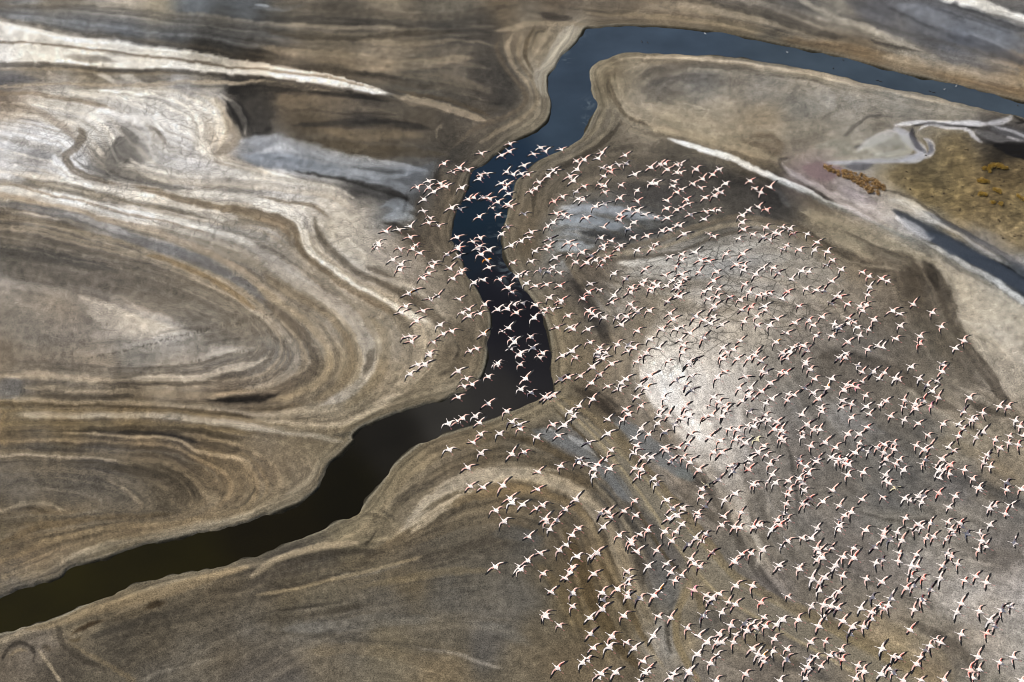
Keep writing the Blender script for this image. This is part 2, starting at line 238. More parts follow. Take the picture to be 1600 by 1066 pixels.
# strokes: points | r,g,b | half width(s) in px | strength
STROKES = """
-60,66 0,70 60,76 120,82 200,88 300,98 420,113 | 198,192,182 | 30,30,26,22,16,11,6 | .85
0,46 60,58 120,67 200,78 300,92 400,105 480,119 560,133 600,143 | 208,201,190 | 14,13,12,11,9,7,5,4,2 | .95
0,84 60,90 140,94 220,102 300,108 400,115 480,124 560,138 612,150 | 214,212,207 | 12,12,10,7,6,6,6,6,3 | .95
0,66 80,70 160,80 240,90 330,103 420,112 500,122 590,139 | 148,132,112 | 2,2,2,2,2,2,2,2 | .8
100,88 140,92 190,97 | 140,134,126 | 5,6,3 | .7
0,30 60,42 110,53 200,62 300,76 400,96 480,112 | 124,112,96 | 3,3,4,4,4,3,3 | .45
0,105 80,104 160,110 260,114 350,119 420,126 520,139 600,152 | 104,97,88 | 4,4,4,4,3,3,3,2 | .6
0,112 100,111 180,115 300,119 | 150,136,114 | 2,2,2,2 | .6
150,115 165,121 180,129 | 196,190,180 | 5,5,4 | .8
188,117 205,124 222,131 | 186,180,168 | 5,5,4 | .8
75,115 88,122 | 180,170,154 | 3,3 | .7
0,128 30,126 65,128 | 112,112,116 | 5,6,4 | .7
0,138 80,134 160,133 240,134 320,130 400,132 480,140 560,150 | 182,166,140 | 2,2,3,3,3,3,2,2 | .7
0,148 80,152 140,162 180,172 220,180 | 150,132,108 | 3,4,4,3,2 | .7
0,165 30,170 60,178 85,190 110,210 128,235 | 160,146,128 | 5,6,5,5,5,4 | .7
110,195 140,215 165,225 | 196,193,186 | 10,12,8 | .6
115,200 128,212 120,232 104,248 112,265 140,280 190,292 | 132,118,100 | 5,7,6,5,6,6,5 | .8
185,200 205,215 195,235 180,250 178,262 200,275 240,287 300,297 | 118,114,108 | 6,10,14,14,10,8,5,3 | .75
225,190 245,205 258,225 255,240 | 140,130,116 | 3,3,3,2 | .6
330,150 350,170 362,195 372,215 360,232 342,245 350,258 380,268 | 150,138,120 | 5,6,6,7,7,5,4,4 | .75
345,148 368,168 380,190 384,215 | 196,188,172 | 3,4,4,3 | .7
270,135 300,143 315,155 | 150,146,140 | 8,9,6 | .5
40,250 60,246 82,252 | 138,135,131 | 8,10,6 | .6
145,175 200,180 240,190 290,200 | 216,214,210 | 7,8,8,6 | .6
300,160 330,180 345,205 340,225 | 212,208,200 | 8,10,10,8 | .6
120,285 200,305 300,325 370,345 | 205,202,196 | 6,8,8,6 | .6
270,255 330,265 400,283 | 200,197,192 | 8,8,6 | .6
350,145 380,142 430,140 500,146 560,152 620,160 | 60,56,51 | 8,9,7,5,4,3 | .75
355,160 372,180 385,205 | 58,55,53 | 10,12,10 | .7
420,165 480,158 540,165 600,176 | 122,108,88 | 8,12,10,5 | .6
450,198 500,196 560,193 620,197 680,205 | 66,62,57 | 3,5,9,7,4 | .7
500,205 550,210 600,207 660,215 | 122,107,84 | 6,9,9,6 | .5
480,222 540,232 600,238 660,242 700,245 | 92,80,60 | 8,9,8,6,4 | .6
430,205 420,220 415,232 | 120,118,116 | 4,5,4 | .5
375,222 400,220 430,222 460,232 500,240 540,250 590,255 640,264 668,270 | 142,147,154 | 6,9,12,12,10,8,6,4,2 | .75
380,245 430,256 480,262 530,272 580,282 630,296 650,302 | 128,136,146 | 8,10,10,9,10,10,5 | .8
400,240 440,232 470,240 | 166,168,171 | 5,6,5 | .6
520,268 570,272 610,276 650,270 | 152,160,170 | 4,5,5,3 | .7
455,268 480,274 540,284 600,296 640,312 | 66,62,56 | 1.5,2,3,5,6 | .55
600,300 640,318 | 66,62,58 | 8,8 | .4
596,322 620,318 655,330 | 136,145,157 | 4,7,5 | .8
600,342 625,335 650,343 | 146,156,168 | 6,8,5 | .8
596,350 620,352 635,356 | 70,64,56 | 3,4,3 | .7
400,12 440,14 480,10 | 112,116,120 | 5,4,3 | .5
400,8 425,12 | 150,158,166 | 2,2 | .6
420,10 500,12 580,20 640,28 720,25 800,10 | 92,84,72 | 4,5,5,5,5,4 | .5
400,30 500,33 600,37 700,45 770,58 | 78,74,68 | 4,5,5,6,5 | .6
400,45 480,58 560,62 640,54 720,52 | 84,76,62 | 5,6,5,5,5 | .6
430,40 520,43 620,46 | 132,122,106 | 3,3,3 | .6
560,66 640,70 720,62 | 140,126,104 | 4,4,4 | .5
410,75 470,85 540,95 600,102 680,98 740,90 | 146,130,106 | 6,8,9,9,8,5 | .55
450,103 520,112 580,120 640,133 700,140 | 84,76,64 | 4,4,5,5,4 | .6
560,115 600,120 640,126 | 74,68,60 | 3,4,3 | .5
610,150 640,158 680,166 720,178 760,190 | 160,142,116 | 3,6,7,6,4 | .7
615,142 650,148 690,156 730,168 770,182 | 104,88,66 | 3,3,3,3,3 | .7
560,146 620,160 680,174 720,186 | 96,86,72 | 2,3,3,3 | .6
680,155 720,160 760,168 800,172 | 96,86,72 | 4,4,4,4 | .4
690,192 680,210 680,222 | 140,126,106 | 3,3,3 | .45
770,50 790,48 830,42 880,38 920,36 | 150,136,114 | 4,4,4,3,3 | .8
778,60 776,80 790,105 808,130 822,150 818,165 800,178 770,190 730,210 705,235 | 112,98,80 | 4,4,4,4,4,4,4,4,4,4 | .6
800,50 792,75 805,105 822,130 834,152 | 158,143,120 | 4,4,4,4,4 | .75
815,55 808,80 818,105 832,125 840,150 835,170 815,187 780,205 745,228 | 138,124,102 | 4,4,4,4,4,4,4,4,4 | .7
840,42 826,62 822,85 832,110 | 104,90,68 | 3,4,3,3 | .6
870,42 848,65 842,90 848,112 | 152,140,120 | 4,5,5,4 | .8
905,44 888,60 872,85 858,108 845,128 | 190,181,163 | 6,11,13,9,6 | .85
850,105 842,120 845,138 | 150,146,138 | 6,8,6 | .6
835,22 870,28 900,30 | 80,74,68 | 5,5,4 | .6
880,8 940,16 1010,20 | 140,126,106 | 3,3,3 | .5
910,20 960,24 1020,26 1060,30 1120,38 1200,55 | 142,126,100 | 3,4,4,4,4,4 | .6
900,14 960,20 1000,16 | 92,82,68 | 3,4,3 | .5
1010,10 1060,12 1120,20 1180,32 1260,50 | 148,136,116 | 5,7,6,5,4 | .5
1100,0 1160,12 1220,30 1290,55 1330,62 | 84,78,70 | 5,7,8,6,4 | .65
1250,0 1290,18 1330,36 1390,60 1440,78 | 162,154,138 | 4,5,5,5,4 | .7
1180,8 1230,18 1300,42 | 100,94,86 | 5,5,5 | .5
1330,0 1370,30 1430,60 1500,95 1560,115 | 96,97,102 | 8,12,12,12,8 | .6
1400,10 1460,30 1520,50 1600,78 | 116,120,128 | 8,12,12,10 | .7
1440,0 1500,18 1550,34 1600,52 | 92,92,94 | 4,5,5,4 | .7
1350,45 1420,75 1500,110 1560,125 | 150,142,128 | 4,5,4,3 | .5
1500,60 1550,80 1600,100 | 84,86,94 | 6,8,6 | .5
1340,60 1400,75 1440,84 | 76,70,64 | 2,3,2 | .6
1460,-8 1500,2 1540,12 1575,26 1620,42 | 208,206,199 | 7,8,9,8,8 | .95
1530,-10 1570,5 1620,20 | 116,114,112 | 6,8,8 | .7
1530,22 1560,27 1600,42 | 96,94,92 | 3,3,4 | .6
1210,58 1300,76 1400,100 1500,124 1600,150 | 122,100,72 | 6,9,10,9,7 | .7
1300,90 1400,112 1500,136 1600,160 | 138,112,80 | 3,4,4,3 | .5
1380,90 1450,100 1520,115 1600,132 | 158,142,118 | 5,7,8,8 | .5
1200,64 1260,68 1320,76 | 96,80,58 | 2,3,2 | .5
985,88 1050,88 1120,94 1200,104 1280,118 1360,134 1440,152 1500,166 | 176,162,142 | 3,3,4,4,4,3,3,3 | .65
1000,95 1060,98 1140,100 1200,106 | 110,98,82 | 3,3,3,2 | .5
930,108 936,130 942,155 944,175 932,200 905,222 870,240 840,262 820,285 | 118,108,88 | 5,5,5,5,5,5,5,5,4 | .7
948,110 952,135 962,155 975,175 985,185 | 100,88,70 | 3,4,4,4,4 | .75
968,110 966,130 975,150 992,170 1012,185 | 154,142,120 | 5,5,5,5,4 | .6
982,182 1000,190 1015,197 | 84,74,60 | 4,4,3 | .65
958,150 960,180 955,200 940,218 910,236 870,256 840,280 | 128,118,98 | 3,3,3,3,3,3,3 | .6
972,190 960,208 940,228 905,246 870,268 840,300 830,340 | 78,70,58 | 3,4,4,4,4,4,3 | .7
1000,128 1020,112 1060,104 1120,102 1200,110 | 100,94,86 | 5,6,5,4,3 | .55
1000,145 1040,125 1090,122 1130,118 | 98,94,90 | 4,6,6,4 | .5
1010,200 1060,212 1120,228 1180,245 | 164,150,126 | 5,6,6,5 | .6
1000,160 1040,175 1090,190 1150,212 | 170,158,136 | 8,10,10,8 | .5
1080,150 1100,140 1080,160 | 130,122,110 | 4,4,4 | .4
1160,225 1180,215 1210,218 1220,235 1200,250 | 116,102,82 | 4,4,4,5,4 | .5
!1340,198 1355,185 1375,182 1400,183 | 100,96,90 | 2,2,2,2 | .6
!1318,215 1335,198 1350,190 | 104,99,92 | 3,3,3 | .55
1230,165 1240,150 1255,130 | 112,108,102 | 3,3,3 | .45
1020,205 1060,222 1100,237 1140,250 1180,266 1220,285 | 112,102,86 | 3,3,3,3,3,3 | .6
1044,218 1080,229 1120,242 1160,257 1200,273 1240,290 1280,307 1320,326 1370,352 | 200,204,207 | 2.5,3.5,4.5,4.5,4.5,4,3.5,3,2 | .95
1200,276 1260,302 1320,330 1380,358 1440,385 | 132,138,138 | 3,4,4,3,3 | .55
1225,258 1250,280 1280,300 1310,322 | 84,78,72 | 4,5,5,4 | .75
1235,252 1225,258 1235,270 1260,285 1290,300 1330,330 1380,356 | 178,170,172 | 4,5,6,6,6,5,4 | .8
!1236,248 1222,252 1222,262 1240,280 | 92,85,78 | 3,3,3,3 | .6
1290,296 1320,312 1360,332 1400,352 | 186,178,178 | 5,8,8,5 | .6
1300,290 1340,310 1380,325 | 156,146,150 | 5,6,5 | .5
1370,340 1400,356 1450,385 | 172,168,166 | 3,4,3 | .5
!1262,267 1278,263 1296,268 1286,278 1270,276 | 134,115,115 | 8,8,8,7,6 | .95
!1275,270 1290,272 1300,280 | 130,112,113 | 9,9,5 | .9
!1290,256 1330,256 1370,253 1400,252 1430,245 1445,238 | 160,160,168 | 3,3,4,4,5,4 | .8
!1320,262 1345,263 1362,258 | 106,105,112 | 4,6,3 | .8
!1335,240 1350,228 1375,218 1395,210 1400,205 | 182,180,180 | 4,5,7,8,5 | .75
!1400,196 1430,193 1470,195 1500,194 1540,193 | 196,197,204 | 4,3,3,4,5 | .85
!1400,200 1415,215 1430,228 1440,240 1430,250 1400,254 | 172,174,184 | 8,8,7,7,6,4 | .8
!1424,200 1424,212 1432,228 1445,240 | 74,72,78 | 4,4,4,4 | .85
!1424,198 1450,195 1490,198 1530,199 | 64,61,60 | 3,2,2,2 | .85
!1430,206 1450,197 1480,201 1510,203 1522,215 1534,224 | 186,186,192 | 2,2,2,2,3,2 | .75
!1440,215 1452,225 1455,240 1440,250 | 176,176,184 | 4,5,5,3 | .7
!1450,222 1455,236 1448,244 | 88,88,96 | 3,4,3 | .7
!1336,238 1334,232 1345,228 | 96,92,90 | 2,2,2 | .5
!1350,240 1375,248 1400,246 1420,236 | 116,110,98 | 1,1,1,1 | .6
!1345,234 1375,222 1410,222 1420,232 1400,244 1360,246 | 168,168,160 | 6,8,8,7,7,6 | .6
!1370,230 1400,225 1410,235 | 142,140,132 | 5,5,4 | .5
!1275,232 1300,226 1325,236 1300,246 | 142,139,128 | 6,7,6,5 | .6
!1540,193 1570,188 1583,178 | 186,187,194 | 5,4,3 | .8
!1580,178 1590,186 1596,192 1582,192 | 34,32,32 | 2,2,2,2 | .9
!1545,200 1570,206 1600,216 | 102,101,104 | 6,8,8 | .8
!1520,205 1560,218 1600,224 | 118,116,116 | 5,6,4 | .7
!1545,196 1580,206 1610,218 | 192,192,196 | 2,2,2 | .8
!1570,214 1590,220 | 204,202,202 | 1.5,1.5 | .8
!1552,229 1575,228 1610,230 | 20,18,16 | 3,5,6 | .97
!1565,236 1585,240 1610,246 | 18,16,14 | 4,6,7 | .97
!1395,330 1430,352 1470,378 1510,400 | 70,76,86 | 4,7,10,12 | .8
!1450,362 1500,392 1550,420 1620,462 | 58,66,78 | 4,8,9,10 | .8
!1440,330 1480,352 1530,378 1570,402 1620,436 | 84,86,92 | 2,3,4,5,6 | .75
1430,328 1470,352 1520,382 1570,412 | 152,152,154 | 3,3,3,2 | .6
!1400,340 1430,360 1450,374 1460,372 | 188,188,192 | 5,7,6,3 | .8
1380,312 1420,322 1450,340 1480,360 | 176,175,176 | 8,8,6,4 | .8
1370,300 1410,308 1440,322 1480,350 1530,380 | 98,92,86 | 2,2,2,2,2 | .6
1440,380 1480,398 1530,428 1580,458 1620,482 | 176,176,174 | 3,4,5,5,5 | .75
1520,402 1550,412 1600,440 | 30,36,44 | 2,3,3 | .7
1510,370 1550,390 1590,412 1620,430 | 160,150,140 | 5,6,6,5 | .6
1590,405 1620,425 | 140,134,130 | 6,8 | .5
1460,398 1490,440 1520,500 1560,570 1620,650 | 162,153,136 | 7,9,10,10,10 | .5
1452,402 1462,430 1482,470 1500,520 1540,580 1590,650 | 84,75,63 | 5,9,10,9,7,4 | .6
1415,410 1435,470 1475,540 1530,600 | 94,85,72 | 14,20,18,12 | .5
1428,400 1426,415 1432,440 1440,480 | 92,82,68 | 6,7,10,12 | .7
1440,402 1452,420 1466,450 | 70,62,51 | 5,7,6 | .6
1500,500 1540,515 1580,540 | 178,170,156 | 5,6,5 | .5
1250,330 1300,350 1370,380 1440,402 1480,420 | 160,150,128 | 4,5,5,4,3 | .6
1240,345 1280,380 1320,400 1360,418 1400,425 | 98,88,74 | 5,6,6,5,4 | .7
1260,335 1310,370 1370,410 | 154,143,120 | 8,10,6 | .5
1380,395 1410,400 1430,405 | 104,94,78 | 4,5,4 | .55
1320,410 1370,418 1420,425 | 150,140,122 | 2,2,2 | .5
1180,300 1210,310 1230,325 | 64,61,59 | 14,14,9 | .55
1212,295 1225,310 1235,330 | 104,105,106 | 5,5,3 | .5
1090,268 1140,285 1180,295 1220,318 | 74,70,66 | 7,9,9,6 | .5
985,245 1020,232 1050,228 | 108,100,88 | 5,6,5 | .4
868,322 900,328 950,330 1000,340 1040,345 | 146,152,160 | 5,8,8,6,3 | .75
866,350 890,345 930,350 980,355 | 132,140,148 | 8,8,8,6 | .7
864,385 880,388 910,386 930,385 | 142,148,152 | 6,7,5,3 | .8
898,362 930,368 980,372 1030,362 1060,352 | 74,74,74 | 3,6,7,6,4 | .75
875,362 895,358 | 96,100,104 | 5,4 | .5
920,395 970,390 1020,380 1060,366 1110,350 1160,342 1210,350 1260,372 1300,400 | 120,108,90 | 4,4,4,4,4,4,4,4,4 | .75
925,402 990,396 1040,385 1090,368 1140,355 1190,354 1230,364 | 148,136,114 | 3,3,3,3,3,3,3 | .7
930,410 1000,404 1060,394 1110,378 1160,364 1210,366 | 104,94,80 | 3,3,3,3,3,2 | .6
900,400 920,410 930,425 | 96,86,74 | 4,5,5 | .6
960,415 1020,412 1080,405 1140,395 1200,380 | 176,174,168 | 4,5,6,6,5 | .7
980,430 1040,424 1100,420 1160,412 | 158,156,152 | 4,5,6,6 | .5
940,440 970,455 980,480 950,490 | 150,144,135 | 5,6,6,6 | .6
1040,432 1100,425 1180,410 1240,405 | 178,177,174 | 5,7,8,6 | .5
970,440 1040,450 1100,448 1160,470 1240,480 | 128,118,104 | 5,8,7,6,5 | .55
1000,465 1060,480 1110,490 1160,480 | 138,128,112 | 6,9,8,6 | .5
1100,440 1150,450 1200,465 1250,470 | 168,164,158 | 4,5,5,4 | .5
1140,500 1200,500 1260,520 | 138,128,112 | 5,6,6 | .4
885,430 905,455 920,480 935,510 955,540 | 72,66,60 | 5,8,10,11,7 | .8
855,420 880,400 890,412 | 84,74,62 | 5,7,5 | .6
900,395 925,425 938,450 | 108,98,84 | 5,6,5 | .4
960,500 990,510 1000,530 985,560 970,600 | 134,122,102 | 6,8,8,8,6 | .5
930,520 945,530 940,545 | 86,77,66 | 6,7,5 | .5
1030,540 1042,590 1065,640 1100,690 | 208,202,193 | 20,25,23,16 | .75
1065,515 1090,560 1112,610 1130,660 | 192,184,173 | 22,26,26,16 | .6
1115,495 1140,540 1160,590 | 168,159,146 | 18,22,18 | .45
1010,520 1040,510 1080,500 1130,490 | 172,164,152 | 6,8,7,5 | .5
1010,590 1020,560 1050,530 1090,510 | 188,182,172 | 9,12,12,8 | .6
1016,585 1022,615 1045,650 1075,690 1100,730 | 186,180,174 | 10,13,13,11,8 | .7
1035,590 1050,625 1075,660 1100,690 | 208,205,202 | 10,12,10,8 | .6
995,575 1000,610 1020,650 1050,690 | 146,134,118 | 4,5,6,5 | .7
985,560 985,600 1000,640 | 122,111,96 | 4,5,5 | .5
1030,520 1060,545 1090,580 1110,640 | 196,190,182 | 10,14,14,10 | .4
1110,735 1140,790 1170,840 1205,900 1240,945 1262,962 | 150,140,126 | 7,7,7,7,6,4 | .5
1095,740 1120,790 1150,840 1190,905 1235,955 | 96,89,80 | 4,4,5,6,6 | .6
1150,800 1175,830 1190,860 1180,890 | 176,169,158 | 4,5,5,4 | .6
1180,760 1190,800 1200,840 | 108,102,94 | 6,7,6 | .4
1160,640 1200,690 1220,760 1230,830 | 122,116,107 | 12,12,12,12 | .4
1220,600 1240,640 1260,690 | 134,130,124 | 3,4,3 | .45
1280,560 1330,560 1380,575 1430,600 1480,640 1540,680 | 88,80,70 | 6,9,10,10,8,5 | .55
1290,535 1340,545 1390,560 | 134,124,112 | 5,5,4 | .5
1300,620 1360,650 1420,670 1480,690 | 104,98,90 | 8,8,7,5 | .4
1310,655 1350,668 1390,680 | 124,122,122 | 7,7,4 | .5
1480,590 1520,610 1560,630 1600,650 | 134,124,108 | 5,6,6,5 | .5
1490,600 1530,620 1560,635 | 160,152,138 | 2,4,2 | .6
1500,620 1540,640 1590,650 | 90,82,70 | 4,5,4 | .6
1440,640 1490,650 1530,665 1580,690 | 150,141,126 | 3,4,4,3 | .5
1450,690 1500,700 1560,735 1610,770 | 126,114,94 | 6,8,8,7 | .5
1440,740 1490,750 1550,770 1610,795 | 86,84,82 | 8,10,8,6 | .6
1500,780 1540,785 1600,800 | 132,124,112 | 3,5,5 | .5
1300,790 1360,800 1420,808 1480,815 | 124,118,109 | 4,5,4,3 | .4
1330,800 1400,815 1470,812 | 94,88,80 | 2,3,2 | .5
1410,870 1450,890 1470,920 1490,950 | 148,142,136 | 8,9,9,6 | .4
1480,850 1530,860 1590,870 | 100,94,86 | 6,8,6 | .4
1400,965 1450,985 1500,1020 1540,1050 | 96,88,77 | 5,7,8,6 | .6
1360,960 1400,985 1450,1010 1490,1050 | 140,126,98 | 6,8,8,6 | .4
1540,920 1580,930 1610,945 | 158,153,148 | 6,8,7 | .5
!880,640 930,682 980,735 1030,795 1080,858 1130,912 1180,948 1240,982 1300,1012 1360,1044 1420,1075 | 131,122,105 | 8,11,14,16,17,18,18,17,16,15,15 | .85
!866,626 900,655 940,695 985,752 1020,800 1060,860 1100,910 1150,948 1210,985 1280,1022 1350,1058 | 164,148,116 | 2,2,2,2,2,2,2.5,2,2,2,2 | .8
!862,634 895,668 935,708 975,765 1010,820 1045,880 1075,910 | 92,80,60 | 2,2,2,2,2,2,2 | .75
!905,650 950,690 1000,740 1050,800 1100,856 1150,908 1210,945 1280,980 1350,1015 1420,1050 | 152,137,106 | 2,2,2,2,2,2,2,2,2,2 | .7
870,616 905,640 950,675 1000,725 1050,783 1090,830 1130,885 1170,918 1230,948 1300,982 1380,1022 1440,1055 | 128,113,84 | 3,5,7,7,7,6,6,6,7,9,10,10 | .8
880,615 920,635 960,668 1000,705 | 112,99,74 | 4,6,7,5 | .6
!955,650 985,672 1020,702 1055,730 1080,748 | 118,119,119 | 6,9,11,11,8 | .9
990,672 1030,700 | 130,133,134 | 4,4 | .5
!1055,735 1075,745 1085,752 | 126,131,128 | 6,8,5 | .7
1040,720 1070,742 1110,770 | 84,80,76 | 4,5,6 | .5
895,605 930,625 962,650 990,668 | 78,68,56 | 6,9,8,4 | .8
1060,770 1100,800 1140,830 | 96,88,76 | 4,5,5 | .5
1080,770 1100,785 | 140,134,122 | 3,3 | .5
!830,672 860,682 900,702 940,732 970,765 988,785 | 114,115,115 | 5,8,7,8,9,5 | .85
!890,682 905,692 935,712 | 150,151,150 | 3,4,2 | .8
850,670 870,676 | 148,150,152 | 2,2 | .6
820,680 850,665 880,662 | 90,80,64 | 5,6,4 | .5
790,680 830,690 880,712 920,728 | 98,82,56 | 4,6,6,5 | .7
820,725 860,735 900,748 940,775 970,810 | 112,98,76 | 5,6,6,6,6 | .6
915,738 940,770 960,790 985,830 1010,880 | 140,128,106 | 2,3,3,3,3 | .6
848,735 880,738 | 162,153,136 | 3,2 | .7
628,832 645,815 665,790 695,768 735,750 790,742 840,746 890,764 930,792 | 168,158,141 | 4,7,10,11,11,10,10,9,7 | .62
900,770 930,792 955,825 970,860 985,910 1005,955 1030,990 | 142,128,104 | 5,8,8,7,7,6,5 | .5
640,838 665,815 690,795 725,775 750,768 | 176,162,138 | 5,7,8,7,4 | .7
620,790 650,765 680,752 720,738 | 96,87,74 | 4,6,6,5 | .5
560,800 590,805 615,818 | 84,75,58 | 2,3,3 | .6
596,795 610,806 625,820 | 92,84,70 | 3,3,3 | .6
660,800 690,782 730,768 | 120,106,82 | 2,3,3 | .7
700,795 740,778 790,766 840,770 890,790 925,820 | 128,108,76 | 6,7,7,7,7,6 | .7
690,830 740,800 790,790 | 122,108,84 | 8,9,7 | .4
640,880 700,868 740,850 790,838 | 84,77,66 | 7,8,8,7 | .6
760,838 810,836 850,842 | 90,90,88 | 7,9,7 | .55
905,800 940,850 960,900 985,960 1010,1010 1040,1050 | 150,132,100 | 5,5,5,5,5,5 | .55
880,830 905,880 925,940 960,1000 1000,1050 | 98,80,50 | 8,10,10,8,6 | .6
840,880 880,930 910,980 950,1030 | 118,101,70 | 6,7,7,6 | .5
935,870 960,920 985,970 1020,1020 | 104,87,58 | 4,5,5,5 | .6
955,850 975,890 | 140,130,112 | 4,4 | .6
975,830 995,870 1005,920 | 84,76,64 | 5,7,6 | .6
1010,860 1035,895 1050,930 1045,960 | 104,103,100 | 7,9,8,6 | .6
1020,960 1045,1000 1055,1045 | 138,134,127 | 11,14,9 | .7
!1075,905 1068,930 1058,955 1055,985 1060,1010 1075,1040 1090,1066 | 134,119,91 | 5,6,5,5,5,5,5 | .8
1080,925 1095,945 1085,965 | 112,98,70 | 6,7,6 | .6
1050,950 1042,985 1052,1030 | 86,79,68 | 3,3,3 | .6
1090,960 1130,970 1180,995 | 94,88,80 | 6,8,7 | .5
1140,985 1190,1015 1250,1045 | 120,106,80 | 5,8,8 | .5
1110,1010 1150,1030 1200,1050 | 112,104,94 | 6,7,6 | .5
1180,1030 1230,1040 1290,1060 | 88,84,80 | 6,8,6 | .5
!390,906 420,885 440,876 470,866 500,858 540,852 560,850 | 158,142,116 | 3,5,5,5,6,5,3 | .85
555,846 590,842 615,842 | 150,136,108 | 3,4,3 | .7
560,856 575,845 590,825 | 70,62,48 | 3,3,2 | .7
430,884 480,876 540,866 600,860 | 80,72,60 | 4,5,5,4 | .6
!400,932 450,924 500,912 550,900 600,888 660,872 | 144,128,100 | 2,2.5,2.5,2.5,2.5,2 | .75
420,922 480,912 540,898 | 84,76,64 | 3,4,3 | .6
520,905 580,895 640,880 | 110,106,98 | 4,5,4 | .5
560,920 620,910 700,895 780,890 | 122,108,80 | 4,5,5,4 | .5
400,975 460,965 520,955 580,945 | 84,76,62 | 6,7,6,4 | .6
440,985 520,980 600,970 680,968 | 112,110,104 | 8,9,9,8 | .4
400,990 480,995 560,1000 640,1010 700,1022 | 92,85,72 | 3,4,4,4,3 | .5
640,1010 700,1022 760,1040 790,1045 | 142,134,122 | 2,3,3,2 | .6
480,1020 560,1015 640,1030 700,1045 | 124,110,86 | 7,9,9,8 | .5
740,980 780,985 830,1010 | 118,116,110 | 7,8,7 | .4
!40,985 100,970 170,950 230,935 280,920 340,900 390,890 | 140,122,94 | 6,7,8,8,8,6,4 | .75
180,962 200,952 230,944 | 158,140,112 | 4,4,4 | .6
112,992 122,985 135,980 150,975 170,970 | 80,56,28 | 2,4,4,3,2 | .75
105,998 118,1000 128,996 | 98,80,50 | 3,3,3 | .6
220,955 232,950 245,945 262,940 | 80,60,34 | 2,4,4,3 | .7
140,1000 180,985 230,968 300,950 | 76,70,60 | 5,7,7,6 | .55
300,930 350,915 390,912 | 88,78,62 | 4,5,4 | .6
85,965 92,985 100,1010 130,1030 170,1050 | 78,70,58 | 3,4,4,4,4 | .7
100,1000 130,1018 170,1040 210,1066 | 124,108,80 | 3,3,4,4 | .6
50,1005 60,1020 80,1045 95,1066 | 152,138,112 | 2,2.5,2.5,2.5 | .75
60,1008 70,1012 80,1016 | 82,70,50 | 5,6,5 | .6
5,1030 15,1012 35,1006 50,1018 55,1040 | 72,64,54 | 3,4,4,4,3 | .8
12,1035 22,1020 38,1018 44,1028 | 140,122,92 | 2,3,3,2 | .7
230,1066 260,1050 300,1040 340,1032 | 136,128,114 | 3,3,3,3 | .5
0,296 60,303 120,316 200,334 280,350 350,368 400,384 | 206,203,196 | 8,9,8,8,7,6,5 | .7
0,290 30,292 80,306 140,318 200,335 270,352 340,370 | 158,140,116 | 2,2,2,2,2,2,2 | .75
0,305 60,318 130,334 200,352 260,372 320,394 370,420 410,450 440,480 | 168,150,126 | 4,4,4,4,5,5,5,5,5 | .75
0,318 60,328 130,345 190,366 240,385 300,402 350,425 395,455 425,490 | 116,115,116 | 4,6,7,7,7,7,7,6,5 | .75
100,335 160,352 210,372 | 172,170,168 | 4,5,4 | .5
40,345 90,358 140,372 200,392 260,408 320,428 360,448 390,470 | 160,146,124 | 1.5,2,2,2,2,2,2,2 | .75
220,398 270,410 330,436 370,462 400,485 | 138,112,74 | 3,4,4,4,4 | .7
0,335 60,345 120,358 | 96,88,76 | 4,5,4 | .5
0,395 60,400 130,412 180,425 | 88,84,78 | 8,10,8,5 | .5
0,440 60,452 120,470 180,492 | 158,150,140 | 6,7,7,5 | .5
120,465 170,482 210,500 250,515 | 186,176,160 | 4,7,10,8 | .7
180,478 230,495 275,510 | 150,146,140 | 4,5,5 | .5
190,545 240,535 290,525 340,520 | 160,156,150 | 3,5,5,3 | .4
120,555 200,548 260,540 | 150,143,132 | 6,7,6 | .4
260,495 310,510 360,530 | 118,111,101 | 8,10,8 | .5
310,540 350,535 390,540 | 112,106,96 | 6,8,5 | .4
310,560 350,552 400,548 | 172,166,156 | 5,6,5 | .5
200,592 260,590 310,592 350,580 380,574 420,560 | 186,174,154 | 3,5,5,5,4,3 | .7
0,590 60,588 120,593 200,597 | 168,152,128 | 3,4,4,3 | .6
150,600 220,600 290,600 340,598 | 88,79,66 | 3,4,4,3 | .65
0,612 20,608 40,612 | 112,111,111 | 10,12,8 | .7
60,620 140,622 220,618 | 88,79,66 | 4,5,4 | .5
320,622 360,614 400,606 440,595 | 168,148,118 | 3,3,4,4 | .7
325,628 360,626 400,622 440,616 | 66,57,46 | 4,5,6,5 | .85
360,640 420,640 480,635 | 104,88,64 | 4,6,5 | .6
0,633 60,633 140,634 240,640 330,646 400,656 | 104,86,56 | 4,4,4,4,4,4 | .7
0,628 80,626 180,630 270,634 | 150,130,98 | 1.5,1.5,1.5,1.5 | .55
0,645 60,640 150,641 240,645 320,650 400,662 470,675 | 138,118,84 | 3,3,3,3,3,3,3 | .6
95,650 130,650 180,649 240,651 300,657 360,666 420,673 480,680 540,690 | 166,158,143 | 1.5,3,4,5,5,5,5,4,3 | .7
250,656 290,660 | 186,180,168 | 2,2 | .5
0,665 60,662 140,662 230,664 300,668 400,680 | 132,115,82 | 4,4,4,4,4,4 | .6
100,676 160,672 230,672 310,676 380,688 | 92,80,58 | 3,4,5,5,4 | .65
170,676 220,678 280,684 320,698 | 66,60,52 | 3,4,5,6 | .6
90,676 140,678 200,683 250,686 280,692 310,706 345,714 390,722 | 162,144,116 | 2,2,2,2,2.5,3,3,3 | .8
300,690 340,700 390,708 | 86,76,62 | 5,7,5 | .5
0,712 40,711 90,714 150,719 200,722 | 168,152,128 | 2,2,2,2,1.5 | .8
30,700 90,704 150,708 | 84,76,64 | 3,4,3 | .6
10,650 0,680 20,700 | 140,118,84 | 3,4,3 | .5
